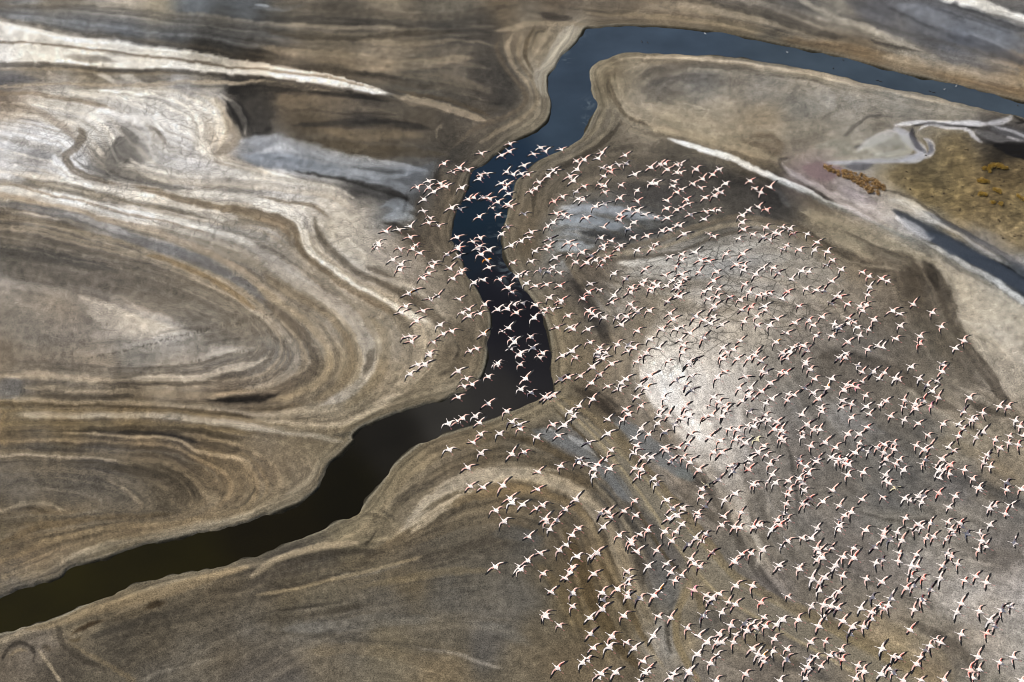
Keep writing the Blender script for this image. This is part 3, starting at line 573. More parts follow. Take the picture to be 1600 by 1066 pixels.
140,705 210,706 270,714 320,730 340,750 345,765 | 118,108,92 | 2,2,2,2,2,2 | .6
160,730 230,738 290,755 310,780 | 80,71,56 | 6,8,8,6 | .5
310,770 340,780 330,800 | 152,136,110 | 5,6,4 | .6
350,720 385,740 400,770 380,795 340,808 280,815 | 132,114,86 | 5,6,6,6,5,4 | .6
395,745 398,765 375,790 350,800 | 90,80,64 | 2,2,2,2 | .6
150,748 180,758 205,775 220,792 205,802 | 146,130,106 | 2,2,3,4,3 | .65
0,800 40,790 80,790 105,800 | 146,134,114 | 3,3,3,3 | .6
30,798 60,798 90,806 | 88,76,58 | 3,3,2 | .6
0,850 60,826 120,815 200,808 280,800 | 110,92,64 | 4,5,5,4,3 | .6
0,820 60,812 130,806 | 90,80,62 | 4,4,4 | .4
0,880 50,858 100,840 180,826 260,818 340,808 | 144,124,92 | 4,5,5,5,4,4 | .6
60,862 110,845 180,832 | 96,82,58 | 3,3,3 | .5
100,875 180,850 260,835 340,818 400,800 | 158,147,126 | 4,6,7,7,5 | .6
420,745 440,700 480,695 520,698 | 132,118,94 | 6,7,7,6 | .4
440,780 480,755 505,720 535,696 | 142,131,110 | 5,5,5,4 | .6
400,310 440,316 485,322 505,332 520,345 | 140,124,102 | 2,2.5,2.5,2.5,2 | .75
380,318 420,325 460,340 476,365 486,395 520,428 570,458 620,485 670,505 | 208,203,192 | 5,7,6,6,7,7,7,7,5 | .85
200,288 260,304 330,322 400,336 440,346 462,362 466,385 490,410 530,440 580,472 630,498 | 136,118,93 | 4,5,5,6,6,6,5,5,5,6,5 | .85
400,345 430,350 448,365 455,385 | 148,124,94 | 4,6,6,4 | .6
495,340 500,365 520,395 560,428 610,450 660,478 695,510 720,530 | 118,106,88 | 4,6,6,6,6,7,8,6 | .8
512,335 520,365 545,395 590,425 640,450 680,470 | 176,168,152 | 6,7,8,8,6,5 | .6
570,415 590,425 625,438 | 110,98,82 | 4,5,3 | .7
545,390 580,408 610,425 650,450 | 158,148,130 | 5,6,6,5 | .4
300,300 360,310 420,318 | 206,203,197 | 5,6,5 | .6
400,400 440,425 490,455 535,485 565,520 578,560 570,595 540,620 500,635 | 172,166,158 | 6,8,8,8,9,9,8,6,4 | .65
380,385 420,400 460,425 500,450 | 178,175,170 | 4,5,5,4 | .6
400,425 440,450 490,480 530,515 550,555 545,590 520,615 480,632 | 146,128,100 | 5,6,6,6,7,7,6,5 | .65
400,445 440,475 485,510 510,545 515,575 500,600 460,620 420,628 | 164,146,116 | 5,6,6,6,6,6,5,4 | .6
400,465 430,485 470,520 490,555 485,585 450,605 410,616 | 112,99,82 | 4,6,6,7,7,7,5 | .65
380,480 420,505 455,535 465,565 450,590 410,602 370,606 | 158,148,132 | 4,5,5,5,5,5,4 | .55
390,530 430,545 440,570 | 124,120,113 | 8,9,8 | .4
580,500 600,530 600,570 575,610 540,640 | 150,134,106 | 6,8,8,7,5 | .5
585,545 578,565 570,585 | 106,96,82 | 4,5,4 | .6
620,510 640,545 620,580 590,620 | 158,146,124 | 7,8,7,6 | .5
690,540 700,550 690,565 | 108,96,78 | 8,9,7 | .5
700,500 720,520 730,550 715,575 680,590 | 104,93,76 | 6,8,8,6,4 | .6
560,628 620,610 670,598 720,585 | 148,134,110 | 5,5,5,4 | .5
430,645 490,640 540,640 | 168,156,134 | 4,6,4 | .6
400,665 460,672 520,672 560,660 620,640 700,618 | 128,114,90 | 4,4,4,4,3,3 | .6
520,682 540,676 556,668 | 84,80,68 | 3,4,2 | .6
640,360 660,385 690,420 | 92,82,68 | 8,9,7 | .5
660,300 655,330 650,350 | 88,78,66 | 7,8,6 | .6
600,355 630,362 660,380 | 88,77,62 | 4,6,5 | .6
690,262 685,280 690,300 | 70,62,54 | 5,6,5 | .6
700,250 690,275 700,300 695,340 | 110,98,82 | 4,5,6,6 | .4
"""
# cracked crust: polygons | strength
CRUST = """
0,135 100,132 250,132 340,150 380,210 350,250 400,280 520,290 590,320 590,360 640,440 740,470 740,520 700,560 640,560 580,500 480,420 380,400 250,360 100,320 0,300 | .55
0,40 200,70 400,100 600,145 400,120 200,105 0,100 | .45
930,420 1000,400 1100,360 1200,355 1300,400 1340,450 1330,520 1250,560 1120,560 1040,600 1000,560 1040,470 950,470 | 1
1340,420 1420,430 1430,520 1340,500 | .9
1480,560 1600,640 1600,680 1500,640 | .7
1080,100 1500,170 1380,240 1200,230 1050,180 | .35
"""
# patches with an outline of their own: points | r,g,b | feather px | strength | early or late
FILLS = """
345,150 380,140 470,140 600,155 700,185 722,210 690,250 640,262 540,248 460,228 385,220 372,190 | 94,84,70 | 4 | .5 | e
345,148 400,142 440,150 420,190 430,222 385,220 375,190 | 64,60,56 | 13 | .75 | e
1452,398 1475,440 1492,480 1512,525 1555,580 1620,650 1700,700 1700,520 1620,490 1560,455 1500,425 | 168,159,142 | 2.5 | .75 | e
1012,548 1003,575 1010,605 1028,640 1056,680 1083,715 1106,745 1135,790 1168,838 1178,830 1165,780 1155,720 1160,660 1168,600 1152,550 1120,512 1070,518 1030,534 | 184,177,168 | 4 | .7 | e
1016,555 1007,590 1020,625 1048,665 1082,705 1104,695 1104,640 1096,590 1074,550 1042,540 | 208,203,197 | 9 | .8 | e
0,340 100,365 200,395 300,430 380,470 415,500 440,540 400,560 300,520 200,470 100,440 0,430 | 113,105,93 | 6 | .55 | e
130,470 200,485 250,505 290,520 240,532 180,518 140,495 | 186,176,160 | 6 | .7 | e
1385,285 1400,262 1450,248 1470,215 1520,208 1545,228 1700,232 1700,440 1600,392 1540,356 1490,340 1430,312 | 120,105,74 | 3 | .5 | e
372,225 400,215 440,222 480,232 540,246 600,256 672,268 655,285 648,310 610,298 540,285 470,272 400,262 375,245 | 134,139,146 | 5 | .35 | e
912,45 885,42 860,72 846,104 838,135 852,152 858,118 878,95 900,65 | 186,178,162 | 3 | .65 | l
1252,262 1268,258 1300,261 1320,268 1300,282 1280,284 1262,275 | 136,116,116 | 1.5 | .85 | l
1438,360 1470,371 1510,391 1560,414 1600,436 1700,490 1700,508 1620,470 1560,437 1510,411 1465,386 | 58,66,78 | 2 | .8 | l
1548,228 1575,225 1700,228 1700,264 1600,250 1570,241 | 21,19,17 | 1.5 | .95 | l
"""
# families of nested drying lines: key curves from the inside out, each with its tone; blank line between families
NEST = """
0,400 120,420 240,450 330,480 380,510 390,540 350,560 280,572 160,575 0,565 | 122,113,100
0,355 100,375 200,400 300,432 380,472 430,520 440,560 400,590 320,600 200,598 100,594 0,592 | 138,125,106
0,325 80,338 180,365 270,395 350,425 420,468 480,520 505,565 490,605 430,628 350,632 250,628 120,622 0,620 | 136,122,100
0,300 100,318 200,342 300,362 400,395 470,435 530,480 565,530 572,580 545,622 490,645 420,650 320,645 200,638 0,632 | 166,154,135
0,285 120,305 250,325 360,342 430,355 465,385 510,425 570,462 620,500 640,545 620,595 575,635 520,660 440,664 340,655 200,646 0,642 | 152,138,115
100,255 150,285 250,305 350,318 440,330 490,360 530,410 600,450 660,490 690,530 670,580 620,620 560,655 500,674 420,670 340,662 200,652 0,652 | 166,154,134

0,270 60,280 110,287 180,298 280,312 380,322 440,332 | 190,180,164
0,215 50,225 95,238 112,264 150,280 230,292 330,302 430,312 500,326 520,350 | 200,192,178
0,185 60,190 115,205 140,235 165,262 220,278 320,290 430,300 520,312 555,335 | 178,167,150
0,165 80,172 140,185 170,215 180,250 230,268 330,278 440,288 530,300 575,325 | 204,197,184
30,150 120,158 200,175 235,205 245,240 290,258 360,268 450,282 550,300 | 196,189,176
120,140 220,148 290,168 310,205 305,235 340,252 400,272 | 206,200,188
240,136 310,146 345,170 358,205 345,235 375,258 420,276 | 186,174,155

0,770 60,765 120,772 160,785 150,800 90,806 0,812 | 106,98,85
0,735 80,735 170,748 225,775 225,800 160,815 70,828 0,842 | 108,98,82
0,712 100,713 200,722 280,745 310,775 290,800 200,820 90,845 0,870 | 112,99,78
0,690 100,690 200,692 280,705 340,735 360,770 330,802 240,824 130,848 60,872 0,895 | 124,107,82
0,672 120,668 230,672 320,690 390,718 420,755 395,790 320,815 220,838 130,862 60,890 0,912 | 132,115,88
0,655 150,655 280,662 380,680 460,700 490,735 460,772 390,800 300,825 200,850 120,872 60,900 0,925 | 146,131,106

560,880 640,860 700,835 760,820 820,825 860,860 880,920 900,990 930,1066 | 100,89,71
600,850 660,815 710,785 770,772 840,780 895,815 925,870 945,940 975,1010 1000,1066 | 124,107,80
628,832 665,790 715,758 790,745 860,755 920,790 955,840 975,910 1005,975 1040,1040 | 162,150,130
600,815 640,775 690,740 770,715 850,722 920,755 970,810 1000,870 1025,930 | 110,97,77
610,790 650,745 720,705 800,690 870,705 940,750 990,805 1030,865 | 114,104,88

0,1000 80,975 160,945 240,920 320,900 400,882 480,860 550,830 600,795 640,740 700,700 780,672 | 134,120,96
0,1030 60,1010 120,990 200,965 300,940 400,915 500,890 600,862 680,830 | 102,91,72
250,1066 320,1020 420,975 540,940 660,905 760,880 | 108,100,85
420,1066 520,1020 640,990 760,985 850,1010 | 114,105,90

1080,160 1150,140 1230,150 1250,185 1180,200 1100,185 | 152,144,130
1020,150 1060,118 1150,112 1280,128 1380,155 1400,180 1300,205 1200,220 1100,205 1040,180 | 134,128,116
960,170 975,118 1010,98 1100,95 1200,105 1320,126 1450,158 1520,178 | 152,142,124

930,118 940,150 955,178 990,200 1050,216 1120,234 1190,256 1240,275 | 132,121,101
965,118 975,150 1000,178 1050,198 1120,216 1190,235 1240,250 | 158,147,125

840,290 850,260 900,238 950,212 965,190 | 104,96,82
850,340 870,290 920,262 980,250 1060,252 | 106,97,82
870,400 890,420 915,470 945,530 955,580 | 120,108,88

1300,430 1380,500 1450,580 1530,650 1600,700 | 108,99,86
1200,520 1270,620 1340,700 1430,770 1540,810 1600,830 | 108,102,93
1160,620 1200,720 1250,820 1320,890 1420,930 1520,960 1600,980 | 113,107,98
1170,840 1230,920 1300,965 1390,1000 1500,1050 | 120,109,92

960,400 1020,388 1080,368 1140,350 1200,352 1260,380 1320,420 | 124,113,95
960,425 1040,415 1120,395 1200,385 1270,410 1330,450 | 166,161,152
980,450 1060,445 1140,440 1220,445 1290,475 1340,520 | 142,134,121
1000,500 1060,490 1130,485 1200,495 1260,525 1300,560 | 146,137,122

1230,330 1300,360 1380,395 1440,430 1470,480 1510,540 1570,610 | 118,107,90
1290,322 1360,360 1430,392 1480,425 1520,480 1570,550 1600,590 | 160,150,131

0,8 120,6 240,12 340,28 450,40 560,46 | 124,115,101
0,22 100,35 220,50 330,62 450,80 | 112,114,118
0,34 80,48 180,60 300,76 400,95 | 118,107,92

400,20 500,25 620,30 720,30 800,18 | 106,99,87
400,60 500,66 620,68 720,64 780,72 | 108,99,84
400,95 480,108 580,122 680,140 770,160 | 112,101,84

1000,5 1100,25 1200,52 1300,76 1400,100 1500,126 1600,152 | 124,108,84
1050,-10 1150,10 1260,40 1360,66 1460,92 1600,125 | 128,118,102
1180,-10 1280,15 1380,42 1480,70 1600,100 | 114,110,106
"""


def stamp(curve, hw, gain=None):
    """soft distance profile round a curve, 1 on the line and 0 at 1.7 half widths"""
    acc = np.zeros((GH, GW), np.float32)
    if gain is None: gain = np.ones(len(curve))
    for (x, y), h, g_ in zip(curve, hw, gain):
        r = max(h, 0.8) * 1.7
        c0 = max(0, int((x - r - X0) / STP)); c1 = min(GW, int((x + r - X0) / STP) + 2)
        r0 = max(0, int((y - r - Y0) / STP)); r1 = min(GH, int((y + r - Y0) / STP) + 2)
        if c1 <= c0 or r1 <= r0: continue
        d = 1 - np.sqrt((gx[c0:c1][None, :] - x) ** 2 + (gy[r0:r1][:, None] - y) ** 2) / r
        v = acc[r0:r1, c0:c1]
        np.maximum(v, d * g_, out=v)
    return acc

def noise2(s, sy=None):
    n = blur(RNG.standard_normal((GH, GW)).astype(np.float32), s, sy)
    return n / n.std()

def paint_flats():
    # ---- base tones by normalised convolution of the read spots
    num = np.zeros((GH, GW, 3), np.float32); den = np.zeros((GH, GW), np.float32)
    for t in SPOTS.split():
        x, y, r, g, b = [float(v) for v in t.split(',')]
        i = min(GH - 1, max(0, int(round((y - Y0) / STP)))); j = min(GW - 1, max(0, int(round((x - X0) / STP))))
        num[i, j] += (r, g, b); den[i, j] += 1
    N = np.zeros_like(num); D = np.full((GH, GW), 1e-12, np.float32)
    for s, w in ((10, 1.0), (20, .5), (45, .08), (110, .012), (300, .002)):
        d = blur(den, s); D += w * d
        for k in range(3): N[..., k] += w * blur(num[..., k], s)
    col = N / D[..., None]
    # ---- flow direction of the bands
    tc = np.zeros((GH, GW), np.float32); ts = np.zeros_like(tc); tm = np.zeros_like(tc)
    def add_flow(curve, w=1.0):
        d = np.gradient(curve, axis=0)
        a = 2 * np.arctan2(d[:, 1], d[:, 0])
        j = np.round((curve[:, 0] - X0) / STP).astype(int); i = np.round((curve[:, 1] - Y0) / STP).astype(int)
        ok = (i >= 0) & (i < GH) & (j >= 0) & (j < GW)
        np.add.at(tc, (i[ok], j[ok]), (w * np.cos(a[ok])).astype(np.float32)); np.add.at(ts, (i[ok], j[ok]), (w * np.sin(a[ok])).astype(np.float32)); np.add.at(tm, (i[ok], j[ok]), np.float32(w))
    strokes = []
    for line in STROKES.strip().splitlines():
        a, c, h, al = [s.strip() for s in line.split('|')]
        fine = a.startswith('!'); P = pts(a.lstrip('!')); H = np.array([float(v) for v in h.split(',')]); c = np.array([float(v) for v in c.split(',')], np.float32)
        if len(H) < len(P): H = np.append(H, [H[-1]] * (len(P) - len(H)))
        Q = spline(np.column_stack([P, H[:len(P)]]), 2.0)
        strokes.append((Q, c, float(al), fine))
        add_flow(Q[:, :2])
    nest = []
    def even(P, n=90):
        Q = spline(P, 3.0); d = np.concatenate([[0], np.cumsum(np.hypot(*np.diff(Q, axis=0).T))]); t = np.linspace(0, d[-1], n)
        return np.stack([np.interp(t, d, Q[:, 0]), np.interp(t, d, Q[:, 1])], 1)
    rn = random.Random(5)
    for fam, fw in zip(NEST.strip().split('\n\n'), (1, 1, .95, .7, .36, .28, .8, .7, .3, .4, .6, .7, .8, .9)):
        keys = [(even(pts(l.split('|')[0])), np.array([float(v) for v in l.split('|')[1].split(',')], np.float32)) for l in fam.splitlines()]
        for (A, ca), (B, cb) in zip(keys, keys[1:]):
            gap = np.hypot(*(A - B).T).mean(); n = max(2, int(gap / 5.2))
            for k in range(n + 1):
                f = min(1, max(0, (k + rn.uniform(-.35, .35)) / n))
                wav = np.interp(np.arange(90), np.linspace(0, 89, 9), [rn.uniform(-.12, .12) for _ in range(9)])[:, None]
                ff = np.clip(f + wav / max(1, n * .35), 0, 1)
                L_ = A * (1 - ff) + B * ff
                tone = rn.choice((-.15, -.1, -.06, -.03, .04, .08, .12, .16))
                a0 = rn.choice((0, 0, 0, rn.randrange(35))); a1 = rn.choice((90, 90, 90, 90 - rn.randrange(35)))
                L_ = spline(L_[a0:a1:3], 2.0)
                if len(L_) < 8: continue
                nest.append((L_, (ca * (1 - f) + cb * f) * (1 + tone), rn.choice((.8, 1.0, 1.4, 2.0, 3.0, 4.2, 5.0)), rn.uniform(.35, .8) * fw))
                add_flow(L_, .35)
    add_flow(shoreL, 1.5); add_flow(shoreR, 1.5)
    fc = np.zeros_like(tc); fs = np.zeros_like(tc); fm = np.full_like(tc, 1e-9)
    for s, w in ((4, 1.), (10, .5), (25, .1), (70, .01), (200, .001)):
        fc += w * blur(tc, s); fs += w * blur(ts, s); fm += w * blur(tm, s)
    ang = 0.5 * np.arctan2(fs, fc)
    coh = np.clip(np.hypot(fc, fs) / fm, 0, 1) ** 2
    vx = np.cos(ang).astype(np.float32); vy = np.sin(ang).astype(np.float32)
    # ---- line integral convolution: smears a stack of layers along the bands
    ii, jj = np.mgrid[0:GH, 0:GW].astype(np.float32)
    fvx, fvy = vx.ravel(), vy.ravel()
    def smear(stack, L, steps):
        L = np.array(L, np.float32); nch = stack.shape[2]
        flat = stack.reshape(-1, nch); acc = stack.astype(np.float32).copy(); ws = np.ones(nch, np.float32)
        for sgn in (1, -1):
            py = ii.copy(); px_ = jj.copy(); dx = vx * sgn; dy = vy * sgn
            dist = 0.0
            for k in range(steps):
                st = 1.0 if k < 12 else 2.0
                dist += st
                px_ += dx * st; py += dy * st
                np.clip(px_, 0, GW - 1, out=px_); np.clip(py, 0, GH - 1, out=py)
                idx = (np.rint(py) * GW + np.rint(px_)).astype(np.int32)
                nx = fvx[idx]; ny = fvy[idx]
                flip = np.where(nx * dx + ny * dy < 0, -1, 1).astype(np.float32)
                dx = nx * flip; dy = ny * flip
                w = np.exp(-(dist / L) ** 2).astype(np.float32)
                live = w > .02
                if live.all(): acc += flat[idx] * w
                else:
                    ch = np.nonzero(live)[0]
                    if len(ch) == 0: break
                    acc[..., ch] += flat[idx][..., ch] * w[ch]
                    w = w * live
                ws += w
        return acc / ws
    lic = smear(np.dstack([RNG.standard_normal((GH, GW)).astype(np.float32), noise2(1.6), noise2(5)]), [11, 26, 50], 40)
    s1, s2, s3 = [lic[..., k] / lic[..., k].std() for k in range(3)]
    frond = .6 * s2 + .45 * s1 + .5 * noise2(2.5, 1.8) + .3 * noise2(1, 0)
    frond = frond / frond.std()
    # ---- strokes of mud and salt, with wisps along their edges and fading ends, and faint parallel strand lines
    rg = random.Random(11)
    def fill(when):
        for line in FILLS.strip().splitlines():
            a, c, fe, al, wh = [v.strip() for v in line.split('|')]
            if wh != when: continue
            m = blur(inside(spline(np.vstack([pts(a), pts(a)[:1]]), 4)).astype(np.float32), max(1, float(fe) / STP))
            m = (sstep(m + .09 * frond * (m > .01) * (m < .99), .25, .75) * float(al))[..., None]
            col[:] = col * (1 - m) + np.array([float(v) for v in c.split(',')], np.float32) * m
    fill('e')
    def lay(Q, c, al, soft, rag=.10):
        n = len(Q); t = np.linspace(0, 1, n)
        ln = np.hypot(*np.diff(Q[:, :2], axis=0).T).sum()
        e = min(.35, 26.0 / max(ln, 1))
        g = np.clip(np.minimum(t, 1 - t) / e, 0, 1)
        inset = (Q[:, 0] < 12) | (Q[:, 0] > 1588) | (Q[:, 1] < 8) | (Q[:, 1] > 1058)
        if rag < .05: g = np.sqrt(g)
        g = np.where(inset, 1, g); g = .35 + .65 * g
        p = stamp(Q[:, :2], np.maximum(Q[:, 2], .8) * (.55 + .45 * g), g)
        rr, cc = np.nonzero(p > 0.004)
        if len(rr) == 0: return
        pv = p[rr, cc]
        mm = sstep(pv + rag * frond[rr, cc] * sstep(pv, 0, .25), .18 - soft * .14, .55 + soft * .3)[:, None] * al
        if c is None: return rr, cc, mm
        col[rr, cc] = col[rr, cc] * (1 - mm) + c * mm
    for L_, c, hw_, al in nest:
        lay(np.column_stack([L_, np.full(len(L_), hw_)]), c, al, rn.choice((.2, .6, 1.0)), .09)
    for Q, c, al, fine in strokes:
        lay(Q, c, al, 0 if fine else rg.choice((.0, .3, .7)), .04 if fine else .10)
        d = np.gradient(Q[:, :2], axis=0); nrm = np.stack([-d[:, 1], d[:, 0]], 1); nrm /= np.maximum(np.hypot(*nrm.T)[:, None], 1e-6)
        if len(Q) < 14 or fine: continue
        for k in range(1):
            off = rg.choice((-1, 1)) * (Q[:, 2].mean() * rg.uniform(1.1, 2.6) + rg.uniform(1, 4))
            G = Q.copy(); G[:, :2] += nrm * off; G[:, 2] = np.clip(Q[:, 2] * rg.uniform(.12, .4), .8, 3)
            a0 = int(len(G) * rg.uniform(0, .3)); a1 = int(len(G) * rg.uniform(.7, 1)); G = G[a0:a1]
            if len(G) < 6: continue
            res = lay(G, None, rg.uniform(.35, .75), .6)
            if res is None: continue
            rr, cc, mm = res
            col[rr, cc] *= 1 + mm * rg.choice((-.2, -.15, .13, .17))
    for L_, c, hw_, al in nest[::2]:
        lay(np.column_stack([L_, np.full(len(L_), min(hw_, 1.2))]), c, al * .4, .4, .09)
    col = col * .75 + smear(col, [8, 8, 8], 14) * .25
    # ---- ragged edges: shift the tones by a small fractal offset
    ox = noise2(12) * 1.1 + noise2(3) * .4 + s2 * .4
    oy = noise2(12) * .8 + noise2(3) * .3
    sx = np.clip(np.rint(jj + ox), 0, GW - 1).astype(np.int32); sy = np.clip(np.rint(ii + oy), 0, GH - 1).astype(np.int32)
    col = col[sy, sx]
    # ---- crisp drying edges
    g = col.mean(-1)
    g2 = g + .25 * (g - blur(g, 14)) + .35 * (g - blur(g, 3))
    col = np.clip(col * (g2 / g)[..., None], 12, 246)
    g = col.mean(-1, keepdims=True); col = g + (col - g) * .86
    # ---- fine bands and blotches
    far = sstep(GY, 500, 0)                      # the far flats are streakier
    lum = coh * (.012 * s1 + .016 * s2 + .012 * s3) + .02 * noise2(18, 10) + .012 * noise2(6, 4) + .02 * noise2(2.2, 1.5) + (.042 * noise2(1, 1)) * (.45 + .55 * sstep(GY, -100, 600))
    col = col * np.exp(lum * (1 + .35 * far))[..., None]
    hue = (.2 * s3 * coh + .7 * noise2(26, 15))[..., None]
    col = col * (1 + hue * np.array([.012, .0, -.022], np.float32))
    # ---- keep the broad tones where they were read
    loc = np.dstack([blur(col[..., k], 5) for k in range(3)])
    num = np.zeros((GH, GW, 3), np.float32); den = np.zeros((GH, GW), np.float32)
    for t in SPOTS.split():
        x, y, r, g, b = [float(v) for v in t.split(',')]
        i = min(GH - 1, max(0, int(round((y - Y0) / STP)))); j = min(GW - 1, max(0, int(round((x - X0) / STP))))
        num[i, j] += np.log(np.array([r, g, b], np.float32) / loc[i, j]); den[i, j] += 1
    N = np.zeros_like(num); D = np.full((GH, GW), 1e-9, np.float32)
    for s, w in ((12, 1.0), (26, .5), (60, .1)):
        D += w * blur(den, s)
        for k in range(3): N[..., k] += w * blur(num[..., k], s)
    col = col * np.exp(.75 * N / (D[..., None] + 2e-5))
    # ---- nested strand lines that copy the shape of the bands
    near = np.zeros((GH, GW), np.float32)
    R = 62.0
    for Q, c, al, fine in strokes:
        if len(Q) < 22: continue
        np.maximum(near, stamp(Q[3:-3:4, :2], np.full(len(Q[3:-3:4]), R / 1.7)), out=near)
    dist = R * (1 - near)
    tab2 = RNG.standard_normal(600).astype(np.float32)
    def n1c(t):
        t = np.clip(t, 0, 590); k = t.astype(int); f = t - k; f = f * f * (3 - 2 * f)
        return tab2[k] * (1 - f) + tab2[k + 1] * f
    wv = dist + 3.0 * noise2(30, 18) + 1.3 * noise2(9, 6) + .5 * noise2(3, 2)
    side = noise2(70, 45)
    a1 = n1c(wv / 4.2 + 40); a2 = n1c(wv / 2.1 + 140 + side * 1.5); a3 = n1c(wv / 7.5 + 300 + side * 3)
    thin = np.clip(1 - np.abs(a1) * 3.2, 0, 1)
    gate = sstep(noise2(26, 15), -.8, .9) * sstep(near, .02, .3)
    strand = gate * (.03 * a2 + .025 * a3 - .06 * thin * sstep(noise2(16, 10), -.3, 1.0))
    strand = strand * (.55 + .45 * sstep(coh, .2, .8))
    col = col * np.exp(strand)[..., None]
    g = col.mean(-1, keepdims=True)
    col = col * np.clip(1 + .17 * (g - 106) / g, .6, 1.3) * np.array([1.015, 1.0, .985], np.float32)
    g = col.mean(-1, keepdims=True); col = g + (col - g) * .92
    # crisp lines on top: the dry channel, pools, salt margins
    fill('l')
    for Q, c, al, fine in strokes:
        if fine: lay(Q, c, al * .6, 0, .06)
    # coarse tufted turf on the brown flat
    turf = blur(inside(pts("1385,285 1400,262 1450,248 1470,215 1520,208 1545,228 1700,232 1700,440 1600,392 1540,356 1490,340 1430,312")).astype(np.float32), 5)
    col = col * np.exp(turf * (.10 * noise2(1, 0) + .08 * noise2(2.5, 1.6) + .04 * noise2(9, 5)))[..., None]
    # ---- terraces left by the falling river
    tab = RNG.standard_normal(400).astype(np.float32)
    def n1d(t):
        t = np.clip(t, 0, 390); k = t.astype(int); f = t - k; f = f * f * (3 - 2 * f)
        return tab[k] * (1 - f) + tab[k + 1] * f
    wob = noise2(12) * .22 + noise2(40) * .35 + noise2(3) * .05
    t = SD + wob
    fade = np.exp(-np.maximum(SD, 0) / 3.2) * (SD > 0)
    terr = n1d(t * 2.6 + 3) * .6 + n1d(t * 5.5 + 60) * .4
    col = col * np.exp(.17 * terr * fade)[..., None]
    bank = np.array([122, 112, 92], np.float32)
    m = (np.exp(-np.maximum(SD, 0) / 1.6) * (SD > -.5) * .45)[..., None]
    col = col * (1 - m) + bank * np.exp(.2 * terr * fade + .06 * s1)[..., None] * m
    rim = sstep(SD, .62, .1) * sstep(SD, -.2, .02) * (.45 + .28 * noise2(20))
    rim = np.clip(rim, 0, .8)[..., None]
    col = col * (1 - rim) + np.array([158, 151, 134], np.float32) * rim
    mud = sstep(SD + .12 * wob, .2, -.08)[..., None]  # wet mud; its dark edge also paints in the bank's shade line
    col = col * (1 - mud) + np.array([50, 46, 36], np.float32) * mud
    # ---- crust with cracks
    crack = np.zeros((GH, GW), np.float32)
    for line in CRUST.strip().splitlines():
        a, s = line.split('|')
        crack = np.maximum(crack, blur(inside(pts(a)).astype(np.float32), 9) * float(s))
    bright = sstep(col.mean(-1), 105, 165)
    crack *= (.6 + .4 * bright) * sstep(SD, 1.5, 4)
    # ---- footprints of game crossing the flats
    dimple = np.zeros((GH, GW), np.float32)
    for tr in ("140,562 180,553 230,540 270,528 310,517 360,507 400,498 440,490", "150,558 200,549 250,536 300,523 350,512 390,505", "225,578 270,572 310,565 350,556 395,547", "250,533 300,520 350,509"):
        Q = spline(pts(tr), 4.5)
        for n, (x, y) in enumerate(Q):
            if random.random() < .3: continue
            x += random.uniform(-1.2, 1.2); y += random.uniform(-1.2, 1.2)
            p = stamp([(x, y)], [random.uniform(.8, 1.3)])
            np.maximum(dimple, p, out=dimple)
    d = sstep(dimple, .05, .6)[..., None] * .62
    col = col * (1 - d) + np.array([48, 42, 36], np.float32) * d
    # ---- relief in metres
    h = .1 * strand + coh * (.012 * s1 + .022 * s2 + .02 * s3) + .014 * noise2(2, 1.4) - .06 * dimple
    h = h * sstep(SD, 0, 2) + .03 * terr * fade
    edge = SD + .13 * noise2(4) + .16 * noise2(9) + .07 * noise2(1.6) + .12 * np.abs(noise2(5))
    z = np.interp(edge, [-3, -1.2, -.25, 0, .3, 1.2, 5, 14], [-1.2, -.9, -.5, -.32, -.06, .0, .12, .2]).astype(np.float32)
    z += h
    # low ridges on the near left bank
    for a, hw, hh in (("40,985 100,968 170,950 230,935 280,920 340,902 420,882 500,862 560,850", 12, .35), ("866,626 900,655 940,695 985,752 1020,800 1060,860 1100,910 1150,948 1210,985 1280,1022 1350,1058", 4, .12), ("870,616 950,675 1050,783 1130,885 1230,948 1300,982 1440,1055", 6, .10)):
        Q = spline(pts(a), 3.0)
        z += hh * sstep(stamp(Q, np.full(len(Q), hw)), 0, 1)
    wet = np.zeros((GH, GW), np.float32)
    blue = (col[..., 2] - col[..., 0])
    wet = sstep(blue, -2, 14) * .7
    return col, z, crack, wet, edge

COL, ZZ, CRACK, WET, EDGE = paint_flats()

# albedo = what the photograph shows, divided by what the sun and sky put on level ground
LIGHT_K = np.array([1.47, 1.46, 1.49])
def to_albedo(c):
    s = np.clip(c / 255.0, 0, 1)
    lin = np.where(s <= .04045, s / 12.92, ((s + .055) / 1.055) ** 2.4)
    return np.clip(lin / LIGHT_K, 0.004, .88)

ALB = to_albedo(COL).astype(np.float32)

# ------------------------------------------------------------------ the sheet of ground
def axis(lo, hi, a, b):
    """fine rows between lo and hi, coarser and coarser out to a and b"""
    fine = np.arange(lo, hi + .01, STP)
    left = []; x = lo; s = STP
    while x > a:
        s = min(s * 1.18, 40); x -= s; left.append(x)
    right = []; x = fine[-1]; s = STP
    while x < b:
        s = min(s * 1.18, 40); x += s; right.append(x)
    return np.concatenate([left[::-1], fine, right])

AX = axis(-40, 1640, -900, 2500)
AY = axis(-32, 1098, -420, 1900)
NX, NY = len(AX), len(AY)

def mirror(v, lo, hi):
    p = hi - lo
    t = np.mod(v - lo, 2 * p)
    return lo + np.where(t > p, 2 * p - t, t)

